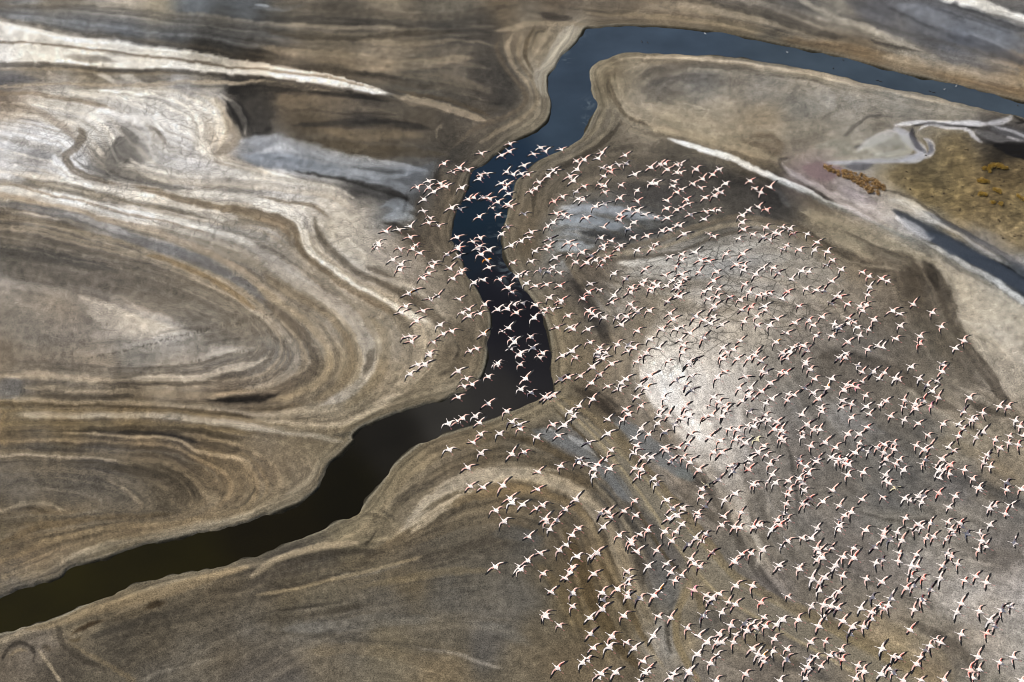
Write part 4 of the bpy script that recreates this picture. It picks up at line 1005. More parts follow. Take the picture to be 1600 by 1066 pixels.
def sample(field, X, Y):
    u = np.clip((mirror(X, X0 + 6, X0 + STP * (GW - 5)) - X0) / STP, 0, GW - 1.001)
    v = np.clip((mirror(Y, Y0 + 6, Y0 + STP * (GH - 5)) - Y0) / STP, 0, GH - 1.001)
    j = u.astype(int); i = v.astype(int); fu = u - j; fv = v - i
    if field.ndim == 3: fu = fu[..., None]; fv = fv[..., None]
    return field[i, j] * (1 - fu) * (1 - fv) + field[i, j + 1] * fu * (1 - fv) + field[i + 1, j] * (1 - fu) * fv + field[i + 1, j + 1] * fu * fv

MX, MY = np.meshgrid(AX, AY)
gxw, gyw = ground_at(MX, MY)
gz = sample(ZZ, MX, MY)
galb = sample(ALB, MX, MY)
gcr = sample(CRACK, MX, MY)
gwet = sample(WET, MX, MY)

def grid_mesh(name, co, faces):
    me = bpy.data.meshes.new(name)
    me.vertices.add(len(co)); me.vertices.foreach_set("co", np.ascontiguousarray(co, np.float32).ravel())
    n = len(faces)
    me.loops.add(n * 4); me.loops.foreach_set("vertex_index", np.ascontiguousarray(faces, np.int32).ravel())
    me.polygons.add(n)
    me.polygons.foreach_set("loop_start", np.arange(0, 4 * n, 4, dtype=np.int32))
    me.polygons.foreach_set("use_smooth", np.ones(n, bool))
    me.update(calc_edges=True)
    return me

idx = np.arange(NX * NY).reshape(NY, NX)
faces = np.stack([idx[1:, :-1], idx[1:, 1:], idx[:-1, 1:], idx[:-1, :-1]], -1).reshape(-1, 4)
co = np.stack([gxw, gyw, gz], -1).reshape(-1, 3)
# one more ring carries the sheet out to the horizon on every side
ring = np.concatenate([idx[0, :-1], idx[:-1, -1], idx[-1, :0:-1], idx[:0:-1, 0]])
cxy = np.array([0.0, 260.0])
outer = []
for rad in (600.0, 2500.0, 30000.0):
    d = co[ring, :2] - cxy
    d = d / np.maximum(np.abs(d).max(1, keepdims=True), 1e-6)
    p = cxy + d * rad
    if rad < 1000:
        dd = np.abs(co[ring, :2] - cxy).max(1)
        p = cxy + d * np.maximum(rad, dd * 1.3)[:, None]
    outer.append(np.column_stack([p, np.zeros(len(ring))]))
nb = len(co); m = len(ring)
co_all = np.vstack([co] + outer)
ringv = [ring] + [nb + k * m + np.arange(m) for k in range(3)]
rf = []
for k in range(3):
    a, b = ringv[k], ringv[k + 1]
    rf.append(np.stack([a, np.roll(a, -1), np.roll(b, -1), b], -1))
faces_all = np.vstack([faces] + rf)
me = grid_mesh("mud_flats", co_all, faces_all)
mean = galb.reshape(-1, 3).mean(0)
alb_all = np.vstack([galb.reshape(-1, 3)] + [galb.reshape(-1, 3)[ring] * (1 - f) + mean * f for f in (.35, .8, 1.0)])
at = me.attributes.new("mud", 'FLOAT_COLOR', 'POINT')
at.data.foreach_set("color", np.column_stack([alb_all, np.ones(len(alb_all))]).astype(np.float32).ravel())
for nm, f in (("crack", gcr), ("wet", gwet)):
    at = me.attributes.new(nm, 'FLOAT', 'POINT')
    at.data.foreach_set("value", np.concatenate([f.ravel(), np.zeros(3 * m)]).astype(np.float32))

def new_mat(name):
    mt = bpy.data.materials.new(name); mt.use_nodes = True
    nt = mt.node_tree; b = nt.nodes["Principled BSDF"]
    return mt, nt, nt.nodes, nt.links, b

def ground_material():
    mt, nt, n, l, b = new_mat("dried_mud_and_salt")
    def N(t, **kw):
        x = n.new(t)
        for k, v in kw.items(): setattr(x, k, v)
        return x
    def mth(op, a=None, c=None, clamp=False):
        x = N("ShaderNodeMath", operation=op, use_clamp=clamp)
        for i, v in enumerate((a, c)):
            if v is None: continue
            if isinstance(v, (int, float)): x.inputs[i].default_value = v
            else: l.new(v, x.inputs[i])
        return x.outputs[0]
    def noise(scale, detail=3, rough=.6, vec=None):
        x = N("ShaderNodeTexNoise"); x.inputs["Scale"].default_value = scale; x.inputs["Detail"].default_value = detail; x.inputs["Roughness"].default_value = rough
        l.new(vec or tc.outputs["Object"], x.inputs["Vector"]); return x
    tc = N("ShaderNodeTexCoord")
    col = N("ShaderNodeAttribute", attribute_name="mud")
    crk = N("ShaderNodeAttribute", attribute_name="crack")
    wet = N("ShaderNodeAttribute", attribute_name="wet")
    # salt grains and clods
    g1 = noise(4.6, 2, .75); g2 = noise(1.1, 2, .6); g3 = noise(9.0, 0, .5)
    grain = mth('ADD', mth('MULTIPLY', mth('SUBTRACT', g1.outputs["Fac"], .5), 2.6), mth('MULTIPLY', mth('SUBTRACT', g2.outputs["Fac"], .5), .45))
    grain = mth('ADD', grain, mth('MULTIPLY', mth('SUBTRACT', g3.outputs["Fac"], .5), 1.2))
    dry = mth('SUBTRACT', 1.0, mth('MULTIPLY', wet.outputs["Fac"], .8))
    grain = mth('MULTIPLY', grain, dry)
    # cracks: broken polygons, two sizes
    wz = noise(.8, 2, .6)
    warp = N("ShaderNodeVectorMath", operation='MULTIPLY_ADD')
    l.new(wz.outputs["Color"], warp.inputs[0]); warp.inputs[1].default_value = (.8, .8, 0); l.new(tc.outputs["Object"], warp.inputs[2])
    flatv = N("ShaderNodeVectorMath", operation='MULTIPLY'); l.new(warp.outputs[0], flatv.inputs[0]); flatv.inputs[1].default_value = (.8, .95, 0)
    cr = None
    for sc, wd, lo in ((.36, .04, .40), (.80, .07, .44)):
        v = N("ShaderNodeTexVoronoi", feature='DISTANCE_TO_EDGE'); v.inputs["Scale"].default_value = sc
        l.new(flatv.outputs[0], v.inputs["Vector"])
        line = mth('SUBTRACT', 1.0, mth('DIVIDE', v.outputs["Distance"], wd), True)
        gate = noise(sc * .4, 1, .5)
        gt = mth('MULTIPLY', mth('SUBTRACT', gate.outputs["Fac"], lo), 9.0, True)
        x = mth('MULTIPLY', line, gt)
        cr = x if cr is None else mth('MAXIMUM', cr, x)
    cr = mth('MULTIPLY', cr, crk.outputs["Fac"])
    gain = mth('MAXIMUM', mth('ADD', 1.0, mth('MULTIPLY', grain, .8)), .25)
    gain = mth('MULTIPLY', gain, mth('SUBTRACT', 1.0, mth('MULTIPLY', cr, .7)))
    mul = N("ShaderNodeVectorMath", operation='SCALE'); l.new(col.outputs["Color"], mul.inputs[0]); l.new(gain, mul.inputs["Scale"])
    l.new(mul.outputs[0], b.inputs["Base Color"])
    ro = mth('SUBTRACT', .95, mth('MULTIPLY', wet.outputs["Fac"], .3))
    l.new(ro, b.inputs["Roughness"])
    b.inputs["Specular IOR Level"].default_value = .12
    bump = N("ShaderNodeBump"); bump.inputs["Strength"].default_value = .6; bump.inputs["Distance"].default_value = .14
    l.new(g1.outputs['Fac'], bump.inputs["Height"]); l.new(bump.outputs[0], b.inputs["Normal"])
    return mt

me.materials.append(ground_material())
ground = bpy.data.objects.new("mud_flats", me)
C.objects.link(ground)
tag(ground, kind="structure", label="grey and tan mud flats banded with salt round a winding river")

# ------------------------------------------------------------------ the river
WATER_Z = -.34
ed = sample(EDGE, MX, MY)
q = 3
sub = idx[::q, ::q]
wet_v = blur((ed[::q, ::q] < .6).astype(np.float32), 1) > .01
cell = wet_v[:-1, :-1] | wet_v[1:, :-1] | wet_v[:-1, 1:] | wet_v[1:, 1:]
a, b_, c_, d_ = sub[1:, :-1][cell], sub[1:, 1:][cell], sub[:-1, 1:][cell], sub[:-1, :-1][cell]
used, inv = np.unique(np.concatenate([a, b_, c_, d_]), return_inverse=True)
k = len(a)
wf = np.stack([inv[:k], inv[k:2 * k], inv[2 * k:3 * k], inv[3 * k:]], -1)
wco = co[used].copy(); wco[:, 2] = WATER_Z
# keep the drawn positions of the level plane at water height
wme = grid_mesh("river", wco, wf)
mxf, myf = MX.ravel()[used], MY.ravel()[used]
# silt with sky reflection painted in: slate upstream, dark below the bend, olive far down
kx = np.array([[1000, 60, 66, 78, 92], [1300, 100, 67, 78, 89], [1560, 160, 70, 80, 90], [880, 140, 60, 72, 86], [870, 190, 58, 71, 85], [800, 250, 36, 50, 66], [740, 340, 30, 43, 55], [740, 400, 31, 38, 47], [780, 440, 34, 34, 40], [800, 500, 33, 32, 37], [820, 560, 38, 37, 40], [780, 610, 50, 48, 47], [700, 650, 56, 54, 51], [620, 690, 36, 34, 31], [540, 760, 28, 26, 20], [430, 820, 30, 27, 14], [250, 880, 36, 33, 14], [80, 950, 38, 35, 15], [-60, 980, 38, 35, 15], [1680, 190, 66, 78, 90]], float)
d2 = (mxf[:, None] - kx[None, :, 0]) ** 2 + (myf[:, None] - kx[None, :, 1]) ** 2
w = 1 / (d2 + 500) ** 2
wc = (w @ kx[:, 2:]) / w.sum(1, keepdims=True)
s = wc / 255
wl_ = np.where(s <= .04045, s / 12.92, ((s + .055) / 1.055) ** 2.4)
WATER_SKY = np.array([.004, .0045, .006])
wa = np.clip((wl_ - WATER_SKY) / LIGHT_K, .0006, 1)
at = wme.attributes.new("silt_and_sky", 'FLOAT_COLOR', 'POINT')
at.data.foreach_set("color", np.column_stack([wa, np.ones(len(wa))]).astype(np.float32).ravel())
# salt scum drifting along the right bank
sc = np.zeros(len(used), np.float32)
for x, y, r in ((800, 290, 14), (790, 330, 12), (783, 370, 16), (786, 400, 16), (795, 425, 14), (920, 160, 9), (918, 185, 8), (812, 448, 10), (905, 50, 10), (885, 88, 8)):
    sc = np.maximum(sc, np.exp(-((mxf - x) ** 2 + (myf - y) ** 2) / r ** 2))
at = wme.attributes.new("scum", 'FLOAT', 'POINT'); at.data.foreach_set("value", sc.astype(np.float32))

def water_material():
    mt, nt, n, l, b = new_mat("river_water")
    tc = n.new("ShaderNodeTexCoord")
    col = n.new("ShaderNodeAttribute"); col.attribute_name = "silt_and_sky"
    scm = n.new("ShaderNodeAttribute"); scm.attribute_name = "scum"
    nz = n.new("ShaderNodeTexNoise"); nz.inputs["Scale"].default_value = .28; nz.inputs["Detail"].default_value = 5; nz.inputs["Distortion"].default_value = 2.2
    l.new(tc.outputs["Object"], nz.inputs["Vector"])
    rp = n.new("ShaderNodeValToRGB"); rp.color_ramp.elements[0].position = .47; rp.color_ramp.elements[1].position = .75
    l.new(nz.outputs["Fac"], rp.inputs[0])
    mm = n.new("ShaderNodeMath"); mm.operation = 'MULTIPLY'; l.new(rp.outputs[0], mm.inputs[0]); l.new(scm.outputs["Fac"], mm.inputs[1])
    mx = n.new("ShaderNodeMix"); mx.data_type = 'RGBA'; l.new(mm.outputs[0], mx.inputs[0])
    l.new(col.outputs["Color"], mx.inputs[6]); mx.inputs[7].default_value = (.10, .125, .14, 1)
    # cloudy water tone
    n2 = n.new("ShaderNodeTexNoise"); n2.inputs["Scale"].default_value = .12; n2.inputs["Detail"].default_value = 4
    l.new(tc.outputs["Object"], n2.inputs["Vector"])
    mr = n.new("ShaderNodeMapRange"); mr.inputs[3].default_value = .6; mr.inputs[4].default_value = 1.4; l.new(n2.outputs["Fac"], mr.inputs[0])
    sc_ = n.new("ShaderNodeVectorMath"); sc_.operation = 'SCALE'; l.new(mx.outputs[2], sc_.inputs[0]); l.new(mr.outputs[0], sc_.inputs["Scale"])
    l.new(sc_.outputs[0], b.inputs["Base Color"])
    b.inputs["Roughness"].default_value = .08
    b.inputs["IOR"].default_value = 1.333; b.inputs["Specular IOR Level"].default_value = .2
    wv = n.new("ShaderNodeTexNoise"); wv.inputs["Scale"].default_value = 2.2; wv.inputs["Detail"].default_value = 3
    l.new(tc.outputs["Object"], wv.inputs["Vector"])
    bp = n.new("ShaderNodeBump"); bp.inputs["Strength"].default_value = .22; bp.inputs["Distance"].default_value = .05
    l.new(wv.outputs["Fac"], bp.inputs["Height"]); l.new(bp.outputs[0], b.inputs["Normal"])
    return mt
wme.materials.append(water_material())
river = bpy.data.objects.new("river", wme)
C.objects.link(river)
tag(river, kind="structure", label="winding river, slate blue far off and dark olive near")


# ------------------------------------------------------------------ plain materials
def simple(name, rgb, rough=.8, var=.15, scale=8.0):
    mt, nt, n, l, b = new_mat(name)
    tc = n.new("ShaderNodeTexCoord"); nz = n.new("ShaderNodeTexNoise"); nz.inputs["Scale"].default_value = scale; nz.inputs["Detail"].default_value = 2
    l.new(tc.outputs["Object"], nz.inputs["Vector"])
    mr = n.new("ShaderNodeMapRange"); mr.inputs[3].default_value = 1 - var; mr.inputs[4].default_value = 1 + var; l.new(nz.outputs["Fac"], mr.inputs[0])
    s = n.new("ShaderNodeVectorMath"); s.operation = 'SCALE'; s.inputs[0].default_value = rgb; l.new(mr.outputs[0], s.inputs["Scale"])
    l.new(s.outputs[0], b.inputs["Base Color"]); b.inputs["Roughness"].default_value = rough; b.inputs["Specular IOR Level"].default_value = .2
    return mt

# ------------------------------------------------------------------ shrubs and tussocks
def clump_mesh(name, seed, rx, rz, leaves, mats, size, upright=0.0):
    """a low rounded shrub: short stems and many small leaf faces through its volume"""
    r = random.Random(seed)
    V, F, M = [], [], []
    for k in range(7):                                   # stems
        a = r.uniform(0, 6.28); tip = Vector((math.cos(a) * rx * r.uniform(.3, .8), math.sin(a) * rx * r.uniform(.3, .8), rz * r.uniform(.6, .95)))
        base = Vector((math.cos(a) * .05, math.sin(a) * .05, -.05))
        side = Vector((-math.sin(a), math.cos(a), 0)) * .018; up = Vector((0, 0, .018))
        i = len(V)
        for p, sc in ((base, 1.0), (tip, .35)):
            V += [p + side * sc, p - side * .5 * sc + up * sc, p - side * .5 * sc - up * sc]
        for e in range(3): F.append((i + e, i + (e + 1) % 3, i + 3 + (e + 1) % 3, i + 3 + e)); M.append(0)
    lobes = [(Vector((r.uniform(-.5, .5) * rx, r.uniform(-.5, .5) * rx, rz * r.uniform(.35, .6))), r.uniform(.45, .7)) for _ in range(5)]
    for k in range(leaves):
        c, s = lobes[r.randrange(5)]
        d = Vector((r.gauss(0, 1), r.gauss(0, 1), r.gauss(0, 1))).normalized() * (r.random() ** .35)
        p = c + Vector((d.x * rx * s, d.y * rx * s, d.z * rz * s * .9))
        if p.z < .02: p.z = r.uniform(.02, .1)
        u = Vector((r.gauss(0, 1), r.gauss(0, 1), r.gauss(0, .6))).normalized()
        if upright: u = (u * (1 - upright) + Vector((0, 0, 1)) * upright).normalized()
        v = u.cross(Vector((r.gauss(0, 1), r.gauss(0, 1), r.gauss(0, 1)))).normalized()
        ls = size * r.uniform(.6, 1.3)
        i = len(V)
        V += [p - v * ls * .4, p + u * ls * .6, p + v * ls * .4, p + u * ls * 1.5 + Vector((0, 0, -.2 * ls))]
        F += [(i, i + 1, i + 2), (i, i + 3, i + 1), (i + 1, i + 3, i + 2)]; M += [1 + (k % (len(mats) - 1))] * 3
    me = bpy.data.meshes.new(name); me.from_pydata([tuple(v) for v in V], [], F)
    for m_ in mats: me.materials.append(m_)
    me.polygons.foreach_set("material_index", M); me.update()
    return me

bark = simple("shrub_stem", (.10, .07, .045))
rust = [simple("rust_leaf", (.42, .24, .08)), simple("ochre_leaf", (.50, .33, .14)), simple("brown_leaf", (.16, .085, .03))]
gold = [simple("gold_blade", (.46, .29, .045)), simple("straw_blade", (.50, .37, .11)), simple("amber_blade", (.36, .21, .03))]
shrub_me = [clump_mesh("shrub", 20 + k, .62, .62, 150, [bark] + rust, .13) for k in range(5)]
tuss_me = [clump_mesh("grass_tussock", 60 + k, .62, .5, 190, [bark] + gold, .13, .55) for k in range(4)]

def ground_z(px, py):
    return float(sample(ZZ, np.array([px]), np.array([py]))[0])

def put(name, mesh, px, py, s, rz=None):
    x, y = ground_at(px, py)
    o = bpy.data.objects.new(name, mesh); C.objects.link(o)
    o.location = (float(x), float(y), ground_z(px, py) - .01)
    o.rotation_euler = (0, 0, random.uniform(0, 6.28) if rz is None else rz)
    o.scale = (s, s, s * random.uniform(.85, 1.1))
    return o

thick = [(1290, 262), (1296, 264), (1302, 266), (1309, 267), (1316, 268), (1322, 269), (1329, 270), (1336, 272), (1344, 274), (1350, 276), (1356, 279), (1362, 281), (1367, 284),
         (1296, 267), (1303, 269), (1310, 271), (1317, 272), (1323, 274), (1330, 275), (1337, 277), (1343, 279), (1350, 282), (1356, 284), (1362, 287), (1368, 290), (1374, 288), (1379, 292),
         (1318, 276), (1325, 278), (1331, 280), (1338, 282), (1344, 285), (1350, 288), (1357, 290), (1363, 293), (1369, 295), (1374, 293),
         (1334, 284), (1340, 287), (1346, 290), (1352, 293), (1358, 296), (1365, 298), (1360, 300), (1370, 300), (1372, 303), (1381, 297), (1310, 273)]
for n_, (x, y) in enumerate(thick):
    o = put("shrub", shrub_me[n_ % 5], x + random.uniform(-1, 1), y + random.uniform(-.7, .7) + 2, random.uniform(.6, 1.15))
    tag(o, "rust-brown shrub in the dense thicket at the tip of the mauve pond", "shrub", "shrubs of the rust-brown thicket")
extra = [((1372, 303.5), "lone pale shrub at the lower right end of the rust-brown thicket", 1.0)]
tus = [((1538, 264), .9, "golden grass tussock at the left of the row under the black patch"),
       ((1545, 262), 1.1, "second golden tussock from left in the row under the black patch"),
       ((1552, 261), 1.2, "third golden tussock from left in the row under the black patch"),
       ((1559, 261), 1.2, "fourth golden tussock from left in the row under the black patch"),
       ((1566, 262), 1.1, "fifth golden tussock from left in the row under the black patch"),
       ((1571, 264), .8, "rightmost golden tussock in the row under the black patch"),
       ((1546, 268), .8, "small golden tussock just below the left of the tussock row"),
       ((1529, 284), 1.0, "left of the three touching golden tussocks below the long row"),
       ((1535, 284), 1.2, "middle of the three touching golden tussocks below the long row"),
       ((1541, 285), 1.0, "right of the three touching golden tussocks below the long row"),
       ((1554, 298), 1.0, "left one of the two golden tussocks right of the lower pair"),
       ((1559, 300), 1.0, "right one of the two golden tussocks right of the lower pair"),
       ((1531, 304), 1.0, "left one of the lower pair of golden tussocks on the brown flat"),
       ((1537, 305), 1.0, "right one of the lower pair of golden tussocks on the brown flat"),
       ((1550, 317), .9, "left of the two lowest golden tussocks on the brown flat"),
       ((1562, 319), .9, "right of the two lowest golden tussocks on the brown flat"),
       ((1591, 307), .8, "upper golden tussock close to the right edge of the photo"),
       ((1597, 312), 1.0, "lower golden tussock close to the right edge of the photo")]
for n_, ((x, y), s, lab) in enumerate(tus):
    tag(put("grass_tussock", tuss_me[n_ % 4], x, y + 2, s), lab, "tussock", "golden tussocks on the brown flat")
dark_tw = [simple("dark_twig", (.05, .04, .03)), simple("dark_brown_twig", (.09, .065, .04))]
scrub_me = [clump_mesh("low_scrub", 90 + k, .5, .22, 60, [bark] + dark_tw, .12) for k in range(3)]
V_, F_, M_ = [], [], []
for k in range(230):
    # scattered dead scrub of the brown flat
    px = random.uniform(1395, 1660); py = random.uniform(232, 400)
    lo = np.interp(px, [1390, 1430, 1480, 1560, 1660], [268, 252, 222, 252, 250]); hi = np.interp(px, [1390, 1430, 1500, 1560, 1660], [292, 308, 345, 372, 420])
    if not lo < py < hi: continue
    x, y = ground_at(px, py); s = random.choice((.25, .3, .35, .45, .6)); mesh = scrub_me[k % 3]
    base = len(V_); a = random.uniform(0, 6.28); ca, sa = math.cos(a) * s, math.sin(a) * s
    for v in mesh.vertices: V_.append((float(x) + v.co.x * ca - v.co.y * sa, float(y) + v.co.x * sa + v.co.y * ca, ground_z(px, py) + v.co.z * s))
    for p in mesh.polygons: F_.append([base + i for i in p.vertices]); M_.append(p.material_index)
sme = bpy.data.meshes.new("dead_scrub"); sme.from_pydata(V_, [], F_)
for m_ in [bark] + dark_tw: sme.materials.append(m_)
sme.polygons.foreach_set("material_index", M_); sme.update()
o = bpy.data.objects.new("dead_scrub", sme); C.objects.link(o)
tag(o, "sparse dark dead scrub scattered over the brown flat at right", "scrub", kind="stuff")

# ------------------------------------------------------------------ flamingos
white = simple("white_feather", (.83, .745, .69), .75, .05)
blush = simple("blush_feather", (.86, .60, .52), .75, .08)
salmon = simple("salmon_feather", (.82, .43, .33), .75, .12)
scarlet = simple("scarlet_feather", (.74, .17, .12), .75, .12)
rose = simple("rose_feather", (.82, .34, .38), .75, .12)
orange = simple("orange_feather", (.92, .30, .015), .75, .12)
cream = simple("cream_feather", (.74, .66, .44), .75, .1)
black = simple("black_feather", (.012, .012, .013), .7, .1)
legm = simple("leg_skin", (.60, .24, .22), .6, .1)
# slots: body, shoulder, coverts of the right wing, coverts of the left wing, flight feathers, legs and bill

def flamingo_mesh(pose, mats, seed=0):
    r = random.Random(seed * 13 + 5)
    V, F, M = [], [], []
    secs = [(.62, -.035, .008, .010), (.59, -.015, .017, .019), (.55, .004, .026, .028), (.505, .010, .024, .026), (.46, .010, .017, .018), (.39, .006, .018, .018), (.32, 0, .026, .028),
            (.27, -.004, .050, .054), (.19, -.006, .075, .08), (.07, -.006, .098, .10), (-.08, -.002, .092, .09), (-.20, .006, .07, .065), (-.30, .012, .055, .035), (-.37, .012, .035, .010)]
    K = 6
    neck = r.uniform(-.04, .04)
    for x, z, ry, rz in secs:
        yy = neck * max(0, (x - .25)) / .4
        for k in range(K):
            a = 2 * math.pi * k / K
            V.append((x, yy + ry * math.cos(a), z + rz * math.sin(a)))
    for s in range(len(secs) - 1):
        for k in range(K):
            F.append((s * K + k, s * K + (k + 1) % K, (s + 1) * K + (k + 1) % K, (s + 1) * K + k)); M.append(4 if s < 1 else 0)
    F.append(tuple(range(K))[::-1]); M.append(4)
    F.append(tuple(range((len(secs) - 1) * K, len(secs) * K))); M.append(0)
    for sd in (-1, 1):                                   # trailing legs with webbed feet
        i = len(V)
        for x, z, q_ in ((-.18, -.05, .014), (-.36, -.05, .007), (-.54, -.052, .006), (-.62, -.056, .015), (-.66, -.06, .004)):
            for k in range(3):
                a = 2 * math.pi * k / 3
                V.append((x, sd * (.03 + .01 * (x + .2)) + q_ * math.cos(a), z + q_ * .8 * math.sin(a)))
        for s in range(4):
            for k in range(3):
                F.append((i + s * 3 + k, i + s * 3 + (k + 1) % 3, i + s * 3 + 3 + (k + 1) % 3, i + s * 3 + 3 + k)); M.append(5)
    # wings: stations along the arm, each turned by the pose
    inner, outer, sweep = pose                            # degrees: arm up, hand up, hand swept back
    st = [(0.0, .13, -.20), (.10, .12, -.145), (.22, .115, -.125), (.34, .11, -.135), (.46, .10, -.15), (.58, .075, -.16), (.70, .04, -.165), (.82, .0, -.16), (.96, -.05, -.13)]
    ch = [0, .25, .46, .70, 1.0]
    for sd, slot in ((-1, 2), (1, 3)):
        y, z, xo = .07, .035, 0.0; prev = 0.0
        rows = []
        jit = r.uniform(-5, 5)
        for s_, le, te in st:
            ds = s_ - prev; prev = s_
            f = min(1, max(0, (s_ - .36) / .22))
            el = math.radians((inner + jit) * (1 - f) + outer * f); sw = math.radians(4 + sweep * f)
            y += ds * math.cos(el) * math.cos(sw); z += ds * math.sin(el); xo -= ds * math.sin(sw) * (1 if s_ > .3 else -.4)
            tw = sw if s_ > .3 else 0
            row = []
            for c in ch:
                xl = le * (1 - c) + te * c
                row.append((xo + xl * math.cos(tw * .55), sd * (y - xl * math.sin(tw * .55) * .9), z + .018 * math.sin(math.pi * min(1, c * 1.3)) * (1 - .6 * s_) - .02 * c))
            rows.append(row)
        i = len(V); nC = len(ch)
        for row in rows:
            for p in row: V.append(p)
        for row in rows:
            for p in row: V.append((p[0], p[1], p[2] - .014))
        nb_ = len(rows) * nC
        for a in range(len(rows) - 1):
            smid = (st[a][0] + st[a + 1][0]) / 2
            for c in range(nC - 1):
                if smid > .64 or (smid > .14 and c >= 3) or (smid > .26 and c >= 2) or (smid > .52 and c >= 1): mi = 4
                elif smid < .08: mi = 0
                elif smid < .14: mi = 1
                elif c == 0: mi = 1
                elif smid > .55: mi = 1
                else: mi = slot
                q_ = (i + a * nC + c, i + a * nC + c + 1, i + (a + 1) * nC + c + 1, i + (a + 1) * nC + c)
                w_ = tuple(v + nb_ for v in q_)
                F.append(q_ if sd < 0 else q_[::-1]); M.append(mi)
                F.append(w_[::-1] if sd < 0 else w_); M.append(4 if smid > .3 and c >= 1 else mi)
        for a in range(len(rows) - 1):                    # edges
            for c in (0, nC - 1):
                F.append((i + a * nC + c, i + (a + 1) * nC + c, i + (a + 1) * nC + c + nb_, i + a * nC + c + nb_)); M.append(1 if c == 0 and st[a][0] < .7 else 4)
        a = len(rows) - 1
        for c in range(nC - 1):
            F.append((i + a * nC + c, i + a * nC + c + 1, i + a * nC + c + 1 + nb_, i + a * nC + c + nb_)); M.append(4)
    me = bpy.data.meshes.new("flamingo"); me.from_pydata(V, [], F)
    for m_ in mats: me.materials.append(m_)
    me.polygons.foreach_set("material_index", M)
    me.polygons.foreach_set("use_smooth", [True] * len(F)); me.update()
    return me

POSES = {'': [(8, 4, 0), (14, 8, 2), (3, -2, 5), (22, 16, 0), (10, -6, 6), (-4, -8, 4), (30, 26, 3)], 'a': [(16, -24, 22), (20, -14, 28), (10, -30, 24), (8, -12, 32), (18, -32, 18), (28, -8, 20), (2, -40, 26)]}
TINT = {'pale': [white, white, blush, white, black, legm], 'blush': [white, blush, salmon, blush, black, legm], 'salmon': [white, blush, salmon, salmon, black, legm], 'white': [white, white, blush, blush, black, legm],
        'warm': [white, white, salmon, salmon, black, legm], 'r': [blush, blush, scarlet, scarlet, black, legm], 'o': [white, white, orange, blush, black, legm], 'oo': [white, orange, orange, orange, black, legm],
        'p': [blush, rose, rose, rose, black, legm], 'y': [cream, cream, cream, cream, black, legm], 'red': [white, blush, scarlet, salmon, black, legm]}
MESH = {}
def bird_mesh(arch, tint, k):
    key = (arch, tint, k)
    if key not in MESH: MESH[key] = flamingo_mesh(POSES[arch][k], TINT[tint], k)
    return MESH[key]

